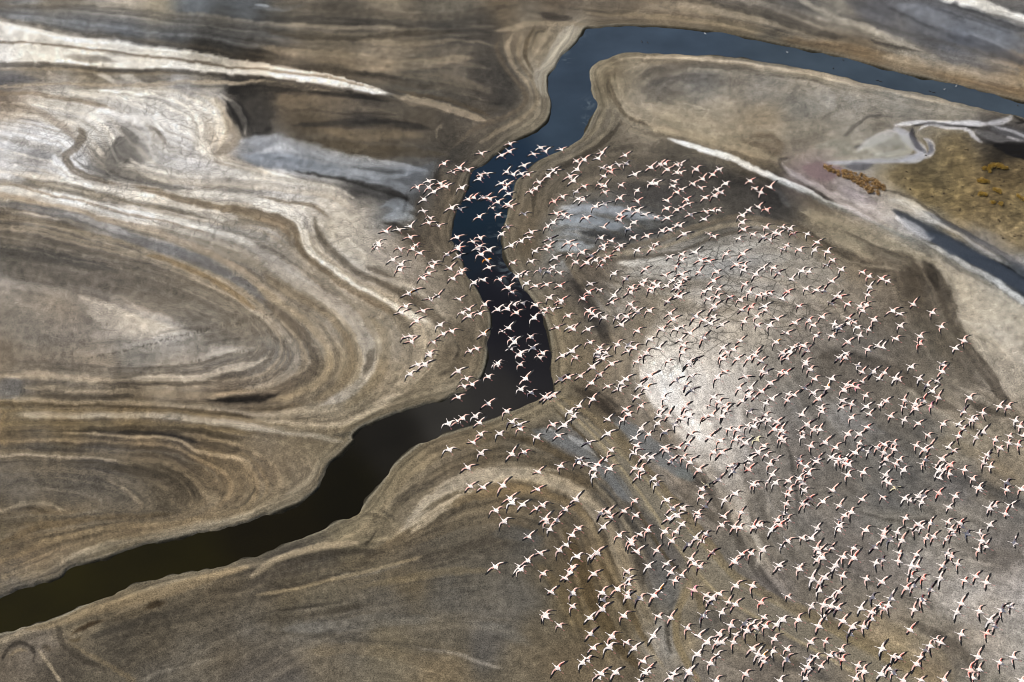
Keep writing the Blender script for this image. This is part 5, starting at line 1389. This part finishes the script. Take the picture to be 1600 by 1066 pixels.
BIRDS = """1119,1065a 1219,1065a 1596,1064a 1411,1064 1001,1064a 1439,1063 1475,1063 1337,1061a 1258,1060 1520,1060a 1048,1059 935,1058a 1165,1054a 1377,1054 939,1053 1052,1053 1008,1052a 1077,1052 1396,1052a 962,1051 1350,1050a 1012,1049 1076,1049a 1516,1048ar 1258,1048a 1530,1047 1388,1045 871,1044 1262,1043 1283,1042 1341,1041a 1432,1038 1110,1037a 1562,1036a 910,1036a 1005,1034a 1194,1034 1316,1031ar 917,1031a 1229,1031a 1264,1031a 1583,1028a 1405,1028 1439,1028a 1528,1027 1275,1027a 1396,1027a 1192,1026o 1121,1025a 1297,1025a 1090,1023a 1184,1023 1304,1023 1208,1018a 1446,1017a 1315,1016a 1230,1015a 1176,1014 1378,1014 927,1013 991,1013 952,1011a 1453,1010a 979,1005a 1470,1005 1146,1004a 1105,1004a 1120,1004 1128,1004 1267,1004a 1290,1003a 1463,1000a 1210,999a 1091,995 956,995a 1021,994 1151,993 1502,992a 923,991 1124,991a 1328,991a 1542,990ar 1184,988ay 1167,986a 1422,985 1074,982a 1181,981 1332,980 1349,980a 1554,979 1196,979a 1279,979 874,978a 1142,978a 1214,977 1176,976a 1164,975a 1317,971 1547,970 1223,969a 1247,969a 1361,967 922,966 1048,966 853,965a 1194,965a 1287,965 1029,964a 975,963a 1100,963a 852,960a 1128,958a 1362,957 1495,957 1530,956a 1565,954a 1428,953 941,952 1381,952a 1309,951 1345,951 1579,949a 1298,948 895,948a 1268,948a 1373,948a 1388,947a 1287,946a 1149,945 1502,944 1109,942a 1138,942 1189,942ar 1442,942a 942,938a 1440,937a 1392,936 1000,935a 1113,935 1299,935 1363,934a 981,933 1231,933a 1022,931 1104,931a 1124,929a 895,927a 941,927a 981,927a 861,926 1311,925 1030,924o 1084,923ap 1280,923a 1454,922 965,921 1416,919 1150,916a 1176,916a 1427,915 981,913a 1541,911 1280,911 1378,910 1507,908a 1055,908a 983,905 1269,905 1354,905a 1442,904ar 883,904 1469,904 1289,903 1525,901 1317,901a 1423,901a 1065,900 849,897a 928,897 891,895 1048,895 980,894a 1302,890 814,890a 1249,890a 1215,889 895,887a 813,886 774,886 1094,886a 1433,886 1013,885 1473,885 1251,885a 1424,885 1218,884 1306,884 1042,882 1496,882a 1085,881a 1369,880a 1148,879 1404,878 825,876 1149,876a 1277,876 1379,875a 1080,874 1334,872 1285,872a 1318,871a 902,870a 925,870a 1487,870a 1159,867 1432,867 844,865 1174,865a 1406,865a 1480,865a 1113,864r 933,864 1279,864 995,863 1026,861 1192,860a 1529,860a 874,860a 1276,858 1287,857a 1299,857 1334,857a 1367,855 1540,855 1223,853a 885,852a 1076,851 987,850a 1585,849 1050,846a 1231,846a 1097,846a 1534,846a 986,845a 1409,845 1391,844a 1478,843 1268,842 1254,842a 1447,842a 1087,841 826,839 1381,839 1459,839 894,837a 968,837a 1000,836a 1103,835a 1489,835a 1511,835a 1531,834a 1402,833a 1056,832a 1039,831a 1382,831 1012,829a 1310,829a 1353,829a 859,828a 1206,828 1428,828a 1486,828 904,826a 1277,826 1156,825a 1147,824 943,824 1440,824 1177,824 1501,823a 1312,822a 1128,821a 1218,821r 1183,821a 1547,821 1066,820a 1189,820a 1435,820 1454,818 1500,818 1481,817a 854,816a 788,815a 1313,814a 870,813 1215,813a 1231,813a 852,812 1046,811 1415,810a 954,809 1091,808a 1131,808 1320,806a 994,806a 1058,806 1571,804 1226,802a 939,802 1090,802a 950,801 1158,801 1330,801a 975,799 775,798a 883,796 839,795 1067,795a 1546,795 1051,795 1483,793 1102,792 1579,791 1312,791 848,790a 1554,790a 817,789 1254,788 1261,788a 1229,788a 800,786a 1440,785a 1286,784 992,783a 1421,783a 1042,782a 1132,782 900,781 1347,781 797,779 1265,779r 1414,779 1380,778a 1096,777a 1435,776 1444,776a 1493,776a 1231,774a 1149,772a 1467,771r 1257,767a 1301,767 1529,766 1573,766a 840,765 1097,765a 1234,765a 1596,765a 1530,763 1399,763y 755,762 735,760 786,759 1104,759y 1177,758a 1026,757a 1182,756a 1389,756a 1573,755a 1212,755a 1254,755a 1200,753a 1232,752 1383,751a 1123,750 1520,749a 1468,748 1022,748a 1249,748 998,745 928,744a 1325,743a 1384,743 1207,742 1483,741a 1263,740a 1349,739a 841,738 1145,737 1092,735 1412,735a 1467,735 1507,735a 1002,734a 1170,734r 1476,734a 928,733a 953,733a 992,732 731,731 1548,730 876,729a 1141,729a 1149,729a 1260,729 1465,728 934,727 1326,727a 1485,727ar 915,726 1400,726a 1442,726a 1203,726a 1321,725a 1380,725 1250,724a 1078,723a 1168,723a 1538,723a 904,723a 1048,723 1276,722 1309,722a 1406,720a 1446,719a 906,718a 945,718 1082,718 1213,718 1172,718 1249,718a 1277,718 1311,718a 1321,718 1472,718 1384,718 1053,717a 1540,717 1068,715a 1300,715 1005,715 1018,715 1197,712a 1543,712a 800,710 752,709a 1336,708 1381,708 991,708a 819,707a 1115,707a 1128,707 1184,707 1357,706 1041,705a 1491,705 955,704a 702,703a 1397,703a 1444,703 1346,702a 1563,701a 1306,700a 1038,700 1060,700 1371,700 1482,700 1267,698a 1454,698 995,697a 1432,697a 1194,697a 1591,696a 1075,695 1382,695a 1165,693 1343,693a 1576,693a 1397,693a 739,692 920,692 1289,692 1224,690a 1126,689a 1157,688a 1555,688a 1149,687a 1182,687ay 1220,686a 992,685 839,684a 1108,684 1525,684 1254,683a 1498,682a 1578,682a 1599,682 873,681 1450,681a 1114,680 751,679a 1079,679a 1224,679a 1343,679 1014,679a 1325,679a 781,678a 950,678 1039,676a 1536,676 1253,675a 1221,673 1139,672a 1152,672a 1271,672a 1281,672 1210,671 1505,671 813,671a 1002,670 1355,668 1178,667a 1594,667 1168,666a 882,665 1055,664a 1261,664 812,664 864,664a 1498,664 1474,663a 701,662a 1028,662a 1435,662 749,661 800,660a 1214,660 716,659 1191,659a 1587,658a 1180,657a 1201,657a 1518,657a 1413,657a 974,656a 950,656 723,654a 1064,654a 1524,654a 1105,653 1331,653a 743,651a 897,651a 1078,651a 1103,651a 1129,651a 1392,651 1030,650 1044,650 1112,650 1253,649 1196,649a 982,648a 1067,648a 1358,648 1536,646a 891,644a 1134,644 1284,644a 1171,644a 1505,644 792,643a 978,640 1032,639a 1431,639 1283,638a 1315,637 1354,636 1412,636a 1562,636 1575,636a 905,635 1106,635a 1133,635a 1455,635ap 1002,635a 1071,635 1376,634a 1331,632 1430,632a 763,631 1197,631a 1123,629a 1160,627 1317,627 1385,627 1442,627 1230,626 1413,626 926,624 1206,624 1279,624 1037,623a 1466,622 1515,622a 852,621 1180,621 1115,621a 716,621 995,621 859,620 1170,620 865,619 1353,619a 1241,618 1232,617a 1170,616a 1271,615a 830,614a 1190,612 1457,612 1319,610a 1081,610 814,609a 967,609 1010,607ao 1155,607 1173,607 1257,607 1293,606o 1339,606ap 725,604a 950,604 1000,603 1072,603 1331,603a 1323,602 1449,602 738,601 924,599 1204,599 971,599a 1347,597 1464,596 1056,594 1404,594a 876,593 978,593 1273,593a 1300,593a 729,592a 1374,592 1399,592 821,592 1437,592 888,590 1121,590a 763,589a 1165,589 907,588 1081,588a 1015,588 937,586a 641,585a 1196,583 1220,583a 1228,583 1382,583 1347,582 1133,581a 1191,581 1365,581 1472,581 716,580 1266,578a 926,574 1424,574a 1341,572a 776,571a 653,570 1076,570 1473,570a 664,570 813,570a 956,569 1259,569a 778,568a 995,566a 1077,566 1260,566a 1044,565a 1189,565 1089,562 1130,561a 1152,561 942,560 1170,560 1229,560 1312,560 843,559a 899,559a 1320,559 1004,558a 934,557a 1128,557a 1224,556a 671,556a 812,556a 879,556 1180,556 1322,553a 672,552a 848,552a 1010,552a 946,552 1181,552 1223,552 815,551 1137,551 935,551a 1067,551a 1234,550 735,549a 982,549 894,549 1261,548 1146,547a 1356,547a 745,545a 798,545 1029,545 1493,545 833,544 991,544a 1130,544 938,544a 1239,544 1379,544 1248,543a 1256,541a 1371,541 982,540a 1068,540a 965,539a 1437,537ar 677,535a 804,535 922,535a 1213,535ao 1325,535 643,534 1157,533 1506,533a 1063,532 1016,531a 800,530a 1400,530a 634,528a 1099,528 830,527a 1438,526a 642,526 1300,526a 1276,525a 1344,525a 756,522o 693,522 1078,521 1229,521 706,518a 786,518a 996,518a 1357,516a 896,515 1034,515a 919,515 1057,514a 795,513 1312,513a 870,512 1065,512a 1309,512 1340,512a 891,512 1471,511a 1407,510a 1271,509a 1184,509a 1203,509a 688,508a 971,508 1128,508 1304,507a 1110,506 1325,506 1242,505 1335,504a 1163,503a 651,502 1100,501a 1264,501a 1366,500a 1052,499 1214,499 1326,498 835,497a 964,497a 944,497a 1115,496a 1285,496a 979,495 1087,495 1183,495a 733,494 888,494a 931,494 1406,491 848,490a 925,490a 1047,490 750,490a 627,489 723,489a 807,489 1457,489a 996,488 661,486 920,486a 1015,486a 1348,486a 1395,486 1159,485 1196,485a 732,484 778,484 852,484a 862,484 1113,484 793,483 991,482a 1174,480ar 634,479a 1249,479a 1116,479 1195,479 1344,479a 837,477a 1354,477a 758,476a 803,476 985,476a 1325,476a 1427,476 1299,475a 817,474a 956,473 875,473a 1043,472 877,470 1157,469a 1107,468a 673,468 717,468 1222,468 911,467a 859,466a 1121,465a 1141,465a 1057,464 1062,464 1307,464 1312,464 684,463 960,462 1186,462a 1356,461a 1195,460a 639,459o 1203,459a 800,457a 985,457 920,457 1171,457a 1016,456a 1101,456a 1231,456r 1287,455 649,454 937,454a 1276,454 1109,452a 1123,452 1260,452a 1018,451a 987,450a 794,450 1058,450 1359,449 837,447 875,447 1042,447 1062,447 1027,447a 854,445 1003,445a 1164,445a 923,444 823,443a 1021,443a 741,442a 1064,441 1300,440 1387,440a 1007,439a 1051,439 1115,439 755,438a 781,437a 1237,437 1070,436a 1378,436 708,436a 978,436a 661,435a 808,432 1358,432a 1039,431 812,430 821,429a 1065,429 1181,429 960,428a 670,427 720,427 874,427a 1216,427 1092,426 1348,426a 857,425a 1120,425a 1264,425a 1253,424a 722,423a 844,423a 1162,423a 625,422a 1315,422a 1008,421 703,420 1192,420 1209,419a 764,418 864,418a 675,417a 1058,417a 938,416a 1163,416a 1292,415a 1151,414 627,414a 802,411a 917,411 679,410 900,410a 830,409a 1108,409 761,407ao 931,407a 943,407a 1065,407a 1095,407 1301,407a 614,406 868,403 950,402 1047,402 717,401 924,400 891,399a 699,398a 752,398a 1066,398a 1135,397a 1161,397 656,396a 910,395a 1086,395 1293,394a 837,393a 996,392a 764,391 1249,391a 1273,391a 625,390a 853,390 965,390 1224,390a 716,389 645,389a 747,389 942,389a 1019,389 588,388a 717,386 750,385 857,385 650,384a 799,384 943,384a 1230,384a 592,384a 970,384 898,383a 1025,382a 591,380a 888,379 1277,379 739,378 955,377a 815,377a 1202,375a 859,374 1154,374a 750,372a 826,372a 939,372a 990,372a 641,371 714,371 1193,371 1116,370a 1011,369 1177,367a 784,366a 1217,366 1262,366a 1069,366 1240,366ar 1107,366a 1211,364a 830,363 603,362 1035,361a 623,359 1047,359 1162,359 982,358a 1235,358a 943,356 1197,356a 1223,356a 793,355a 641,354 857,354a 685,353 1057,353a 1062,353 991,348a 670,348 865,348a 1160,348a 968,344 1101,343 672,341a 916,341a 1043,341 887,340a 1026,340a 749,339 1160,337a 779,336a 880,336a 969,336a 1008,336 1079,336 819,335a 869,334 1103,331 662,330a 996,330 1113,330a 1123,329a 1170,329a 1058,328 1198,328ar 983,327 719,327 1042,326a 769,325a 706,325 1066,325 1185,324 798,323 931,323a 793,320 945,319 1076,319 778,316 866,315ar 996,315 1042,314 911,312 663,312 732,312 1073,312 765,311 904,311 760,310r 969,310a 755,309 1102,309 740,309 879,308a 1117,306a 795,303 1058,301a 1127,301a 945,301a 1189,301 678,300 830,300a 901,300a 996,298a 1120,297a 1065,297 837,295a 1180,295a 722,294a 789,294 1095,294 652,293a 670,293 1203,293 691,292 697,292 913,292a 945,291 1052,291a 971,290a 793,289 938,289a 1083,288a 784,287 1025,287 688,287 1018,287a 1134,287a 842,285a 1054,284 670,283 896,283 1172,283 749,280 1098,280 891,276 944,276 857,275 751,274 802,273 825,273 992,273 1114,273 760,272 815,272 1058,270 1063,270 708,269 792,269 867,269 954,269ar 731,266 864,266 902,265 1043,265 1088,265a 1124,265a 718,263 942,263a 953,262a 1017,262 819,259 966,258 1058,258a 1032,257 1063,257 694,256a 979,256a 1039,256a 901,252a 913,250 935,248 977,243 784,243 834,241 752,240 941,239 796,237 852,237 877,234 845,231 797,225"""
# ground seen below the birds, used to tell them apart: centre x, y, words
ZONES = """
800 880 over the brown hollow inside the pale arc
860 880 over the grey mud right of the brown hollow
850 830 just under the pale arc on grey mud
900 815 under the right shoulder of the pale arc
870 940 in the loose group over olive mud left of the rust streak
860 1030 over the bottom edge left of the rust streak
920 1010 in the bottom cluster over the rust-brown streak
920 900 over the rust-brown streak inside the pale arc
930 950 over the middle of the rust-brown streak
960 1055 at the bottom edge under the rust-brown streak
970 860 over the right leg of the pale arc
985 845 in the knot of birds on the right leg of the arc
975 925 in the column on the lower leg of the pale arc
990 1000 over the tan stripe left of the grey puddle
1020 870 over brown mud beside the dry channel
1045 825 over the dry channel where it leaves the brown mud
1030 920 over the dark puddle left of the dry channel
1025 990 over the pale grey puddle low in the middle
1050 1050 at the bottom edge by the pale grey puddle
1080 880 on the left rim of the dry channel
1095 840 in the middle of the dry channel
1110 935 in the group at the fork of the dry channel
1080 980 over the ridge right of the pale grey puddle
1120 1000 over the dark hollow below the fork
1110 1045 at the bottom edge right of the curved ridge
1150 920 over the flat floor of the dry channel past the fork
1140 980 in the upper dense group below the dry channel
1170 985 at the right of the dense group below the channel
1185 1020 in the lower dense group below the dry channel
1215 965 over the lower rim of the dry channel
1160 850 over dark mud right of the dry channel's upper reach
1200 830 over the pale rim bordering the grey basin
1195 870 over the pale hook right of the dry channel
1225 930 over the dark strip between rim and channel
1225 815 in the left knot at the top of the grey basin
1250 850 over the left side of the grey basin
1280 830 over the upper left of the grey basin
1280 870 in the cluster of the left grey basin
1320 815 in the vertical string of birds on the grey basin
1340 870 in the knot below the vertical string
1340 835 right of the vertical string on the grey basin
1385 840 in the dense knot at mid basin
1410 815 over rippled mud at the middle of the basin
1285 905 over the lower left of the grey basin
1290 950 in the group above the dry channel's lower reach
1330 925 over grey mud above the tan slope
1330 975 over the tan slope above the dry channel
1270 1005 over the dry channel's lower reach
1270 1035 below the dry channel near the bottom edge
1310 1020 in the row along the dry channel's lower reach
1345 1045 at the bottom edge on the dry channel
1365 900 over grey mud left of the pale patch
1375 945 in the slanting group at the centre of lower right
1380 1015 over the tan slope right of the dry channel
1400 1050 at the bottom edge over the tan slope
1410 875 on the basin just above the grey mud by the pale patch
1430 910 over the pale patch, left side
1450 885 over the pale patch, top
1440 945 over the pale patch, lower side
1425 985 over brown mud below the pale patch
1450 1025 in the slanting string over the dark streak
1460 1062 at the bottom edge right of the tan slope
1470 830 in the dense group right of the mid basin knot
1500 825 in the string right of the dense basin group
1480 865 over smooth grey mud below the dense group
1535 850 in the tight chain left of the far right loner
1585 848 at far right on bare grey mud
1520 905 in the trio over grey mud at right
1500 950 over pale mud at right, left pair
1545 950 over pale mud near the right edge
1555 975 in the chain below near the right edge
1530 1030 over pale mud low at right
1575 1030 low near the right edge
1520 1055 at the bottom edge far right
1550 820 over grey mud above the tight chain at right
1500 995 over pale mud between the lower right groups
"""
zones = []
for line in ZONES.strip().splitlines():
    x, y, w = line.split(' ', 2); zones.append((float(x), float(y), w))

birds = []
for t in BIRDS.split():
    f = t.lstrip('0123456789,'); x, y = t[:len(t) - len(f)].split(',')
    birds.append((float(x), float(y), f))
recs = []
for n_, (px, py, f) in enumerate(birds):
    arch = 'a' if 'a' in f else ''
    alt = 70 + random.gauss(0, 2.2)
    x, y = ground_at(px, py, alt)
    if 'o' in f: tint = 'oo' if (px < 770 and arch) else 'o'
    elif 'r' in f: tint = 'r'
    elif 'p' in f: tint = 'p'
    elif 'y' in f: tint = 'y'
    else: tint = random.choices(['pale', 'blush', 'salmon', 'white', 'warm', 'red'], [.18, .26, .2, .14, .16, .06])[0]
    k = random.choice((0, 0, 1, 1, 2, 2, 3, 4, 4, 5, 6))
    head = 135 + 7 * np.interp(px, [700, 1500], [-1, 1]) + 6 * np.interp(py, [280, 950], [-1, 1]) + random.gauss(0, 7)
    bank_ = random.gauss(0, 9); pitch = random.gauss(0, 4)
    scl = random.uniform(.90, 1.08) * .94
    recs.append(dict(px=px, py=py, arch=arch, tint=tint, k=k, flag=f, pos=(float(x), float(y), alt), rot=(math.radians(bank_), math.radians(pitch), math.radians(head)), s=scl))
# the three hundred that show largest fly as birds of their own, and every strikingly coloured one
order = sorted(range(len(recs)), key=lambda i: -recs[i]['py'])
odd = [i for i in order if any(c in recs[i]['flag'] for c in 'oyp')]
single = list(odd)
for i in order:
    if len(single) >= 300: break
    if i not in odd: single.append(i)
single_set = set(single)
ORD = "first second third fourth fifth sixth seventh eighth ninth tenth eleventh twelfth thirteenth fourteenth fifteenth sixteenth".split()
cells = {}
for i in single:
    if i in odd: continue
    r_ = recs[i]
    zi = min(range(len(zones)), key=lambda z: (zones[z][0] - r_['px']) ** 2 + (zones[z][1] - r_['py']) ** 2)
    cells.setdefault(zi, []).append(i)
labels = {}
for zi, lst in cells.items():
    lst.sort(key=lambda i: recs[i]['px'])
    for n_, i in enumerate(lst):
        w = {'r': 'scarlet-winged flamingo', 'red': 'red-patched flamingo', 'pale': 'flamingo', 'white': 'flamingo'}.get(recs[i]['tint'], 'pink-winged flamingo')
        labels[i] = f"{ORD[n_]} flamingo from left {zones[zi][2]}" if len(lst) > 1 else f"flamingo {zones[zi][2]}"
ODD = [(757, 408, "flamingo with both wings bright orange over the middle of the river"), (639, 459, "orange-winged flamingo over cracked crust left of the river"), (756, 522, "flamingo with one orange wing above the left bank of the river"), (1010, 607, "orange-winged flamingo at the left edge of the white patch"), (1212, 535, "arched flamingo with an orange wing over cracked grey crust"), (1293, 606, "flamingo with one orange wing over the upper grey basin"), (1030, 924, "flamingo with one orange wing over the dark puddle low in the middle"), (1192, 1026, "orange-winged flamingo low in the dense group below the dry channel"), (1104, 759, "yellowish flamingo just right of the small oval puddle"), (1184, 988, "yellowish flamingo in the dense group below the dry channel"), (1182, 687, "yellowish flamingo over the grey flat right of the white patch"), (1399, 762, "yellowish flamingo over the dark middle of the grey basin"), (1084, 923, "rose-pink flamingo over the fork of the dry channel"), (1339, 606, "rose-pink flamingo in a tight group over the upper basin"), (1455, 635, "rose-pink flamingo over brown mud left of the pale streaks")]
for i in odd:
    labels[i] = min(ODD, key=lambda t: (t[0] - recs[i]['px']) ** 2 + (t[1] - recs[i]['py']) ** 2)[2]
for i in single:
    r_ = recs[i]
    o = bpy.data.objects.new("flamingo", bird_mesh(r_['arch'], r_['tint'], r_['k'])); C.objects.link(o)
    o.location = r_['pos']; o.rotation_euler = r_['rot']; o.scale = (r_['s'],) * 3
    tag(o, labels[i], "flamingo", "flamingos flying over the flats")
# the rest of the flock, farther off
from mathutils import Euler
allm = []; slot_of = {}
Vs, Ls, St, Mi = [], [], [], []
vb = 0
for i, r_ in enumerate(recs):
    if i in single_set: continue
    me_ = bird_mesh(r_['arch'], r_['tint'], r_['k'])
    v = np.empty(len(me_.vertices) * 3, np.float32); me_.vertices.foreach_get("co", v); v = v.reshape(-1, 3)
    R = np.array(Euler(r_['rot']).to_matrix())
    Vs.append(v @ R.T * r_['s'] + np.array(r_['pos']))
    lv = np.empty(len(me_.loops), np.int32); me_.loops.foreach_get("vertex_index", lv); Ls.append(lv + vb); vb += len(v)
    tot = np.empty(len(me_.polygons), np.int32); me_.polygons.foreach_get("loop_total", tot); St.append(tot)
    mi = np.empty(len(me_.polygons), np.int32); me_.polygons.foreach_get("material_index", mi)
    lut = []
    for m_ in me_.materials:
        if m_.name not in slot_of: slot_of[m_.name] = len(allm); allm.append(m_)
        lut.append(slot_of[m_.name])
    Mi.append(np.array(lut)[mi])
V = np.vstack(Vs).astype(np.float32); Lp = np.concatenate(Ls).astype(np.int32); tot = np.concatenate(St); Mi = np.concatenate(Mi).astype(np.int32)
fm = bpy.data.meshes.new("flamingo_flock")
fm.vertices.add(len(V)); fm.vertices.foreach_set("co", V.ravel())
fm.loops.add(len(Lp)); fm.loops.foreach_set("vertex_index", Lp)
fm.polygons.add(len(tot)); fm.polygons.foreach_set("loop_start", (np.cumsum(tot) - tot).astype(np.int32))
for m_ in allm: fm.materials.append(m_)
fm.polygons.foreach_set("material_index", Mi); fm.polygons.foreach_set("use_smooth", np.ones(len(tot), bool))
fm.update(calc_edges=True)
fo = bpy.data.objects.new("flamingo_flock", fm); C.objects.link(fo)
tag(fo, "the farther part of the great flock of white and pink flying flamingos", "flock", kind="stuff")

# ------------------------------------------------------------------ water birds resting on the far river
dark_f = simple("dark_duck_feather", (.03, .028, .03), .7); pale_f = simple("pale_gull_feather", (.5, .5, .5), .7)
def duck_mesh(name, mat):
    secs = [(.24, .02, .02), (.16, .09, .10), (.02, .12, .13), (-.12, .09, .10), (-.24, .04, .06), (-.30, .015, .10)]
    V, F = [], []; K = 6
    for n_, (x, ry, rz) in enumerate(secs):
        for k in range(K):
            a = 2 * math.pi * k / K; V.append((x, ry * math.cos(a), .05 + rz * .7 * math.sin(a)))
    hs = [(.15, .08, .045), (.19, .16, .04), (.22, .22, .055), (.26, .24, .05), (.33, .225, .015)]
    for s in range(len(secs) - 1):
        for k in range(K): F.append((s * K + k, s * K + (k + 1) % K, (s + 1) * K + (k + 1) % K, (s + 1) * K + k))
    F.append(tuple(range(K))[::-1]); F.append(tuple(range(5 * K, 6 * K)))
    i = len(V)
    for x, z, q_ in hs:
        for k in range(K):
            a = 2 * math.pi * k / K; V.append((x, q_ * math.cos(a), z + q_ * math.sin(a)))
    for s in range(len(hs) - 1):
        for k in range(K): F.append((i + s * K + k, i + s * K + (k + 1) % K, i + (s + 1) * K + (k + 1) % K, i + (s + 1) * K + k))
    F.append(tuple(range(i + 4 * K, i + 5 * K)))
    me = bpy.data.meshes.new(name); me.from_pydata(V, [], F); me.materials.append(mat)
    me.polygons.foreach_set("use_smooth", [True] * len(F)); me.update(); return me
dk, pl = duck_mesh("dark_water_bird", dark_f), duck_mesh("pale_water_bird", pale_f)
FLOAT = [(1230, 82, 1, "tiny pale bird afloat on the far river, leftmost of the pale ones"), (1494, 135, 1, "brightest tiny pale bird afloat on the far river near the upper bank"), (1476, 140, 1, "tiny pale bird afloat left of the brightest one on the far river"),
         (1102, 53, 1, "tiny pale bird afloat where the far river straightens"),
         (1302, 107, 0, "tiny dark bird afloat near the lower bank of the far river"), (1317, 94, 0, "tiny dark bird afloat near the upper bank of the far river"), (1417, 117, 0, "tiny dark bird afloat under the upper bank, right of midstream pair"),
         (1371, 126, 0, "left bird of the tiny dark pair by the lower bank"), (1376, 128, 0, "right bird of the tiny dark pair by the lower bank"), (1453, 143, 0, "left bird of the tiny dark pair farther right on the river"), (1459, 145, 0, "right bird of the tiny dark pair farther right on the river"),
         (1590, 165, 0, "tiny dark bird afloat at the right end of the far river"), (1003, 66, 0, "left of two tiny dark birds afloat in the river bend"), (1012, 67, 0, "right of two tiny dark birds afloat in the river bend"), (796, 257, 0, "tiny dark bird afloat alone among the first flamingos")]
for x, y, p, lab in FLOAT:
    wx, wy = ground_at(x, y, WATER_Z)
    o = bpy.data.objects.new("water_bird", pl if p else dk); C.objects.link(o)
    o.location = (float(wx), float(wy), WATER_Z - .01); o.rotation_euler = (0, 0, random.uniform(0, 6.28)); o.scale = (.85,) * 3
    tag(o, lab, "water bird", "small birds afloat on the far river")
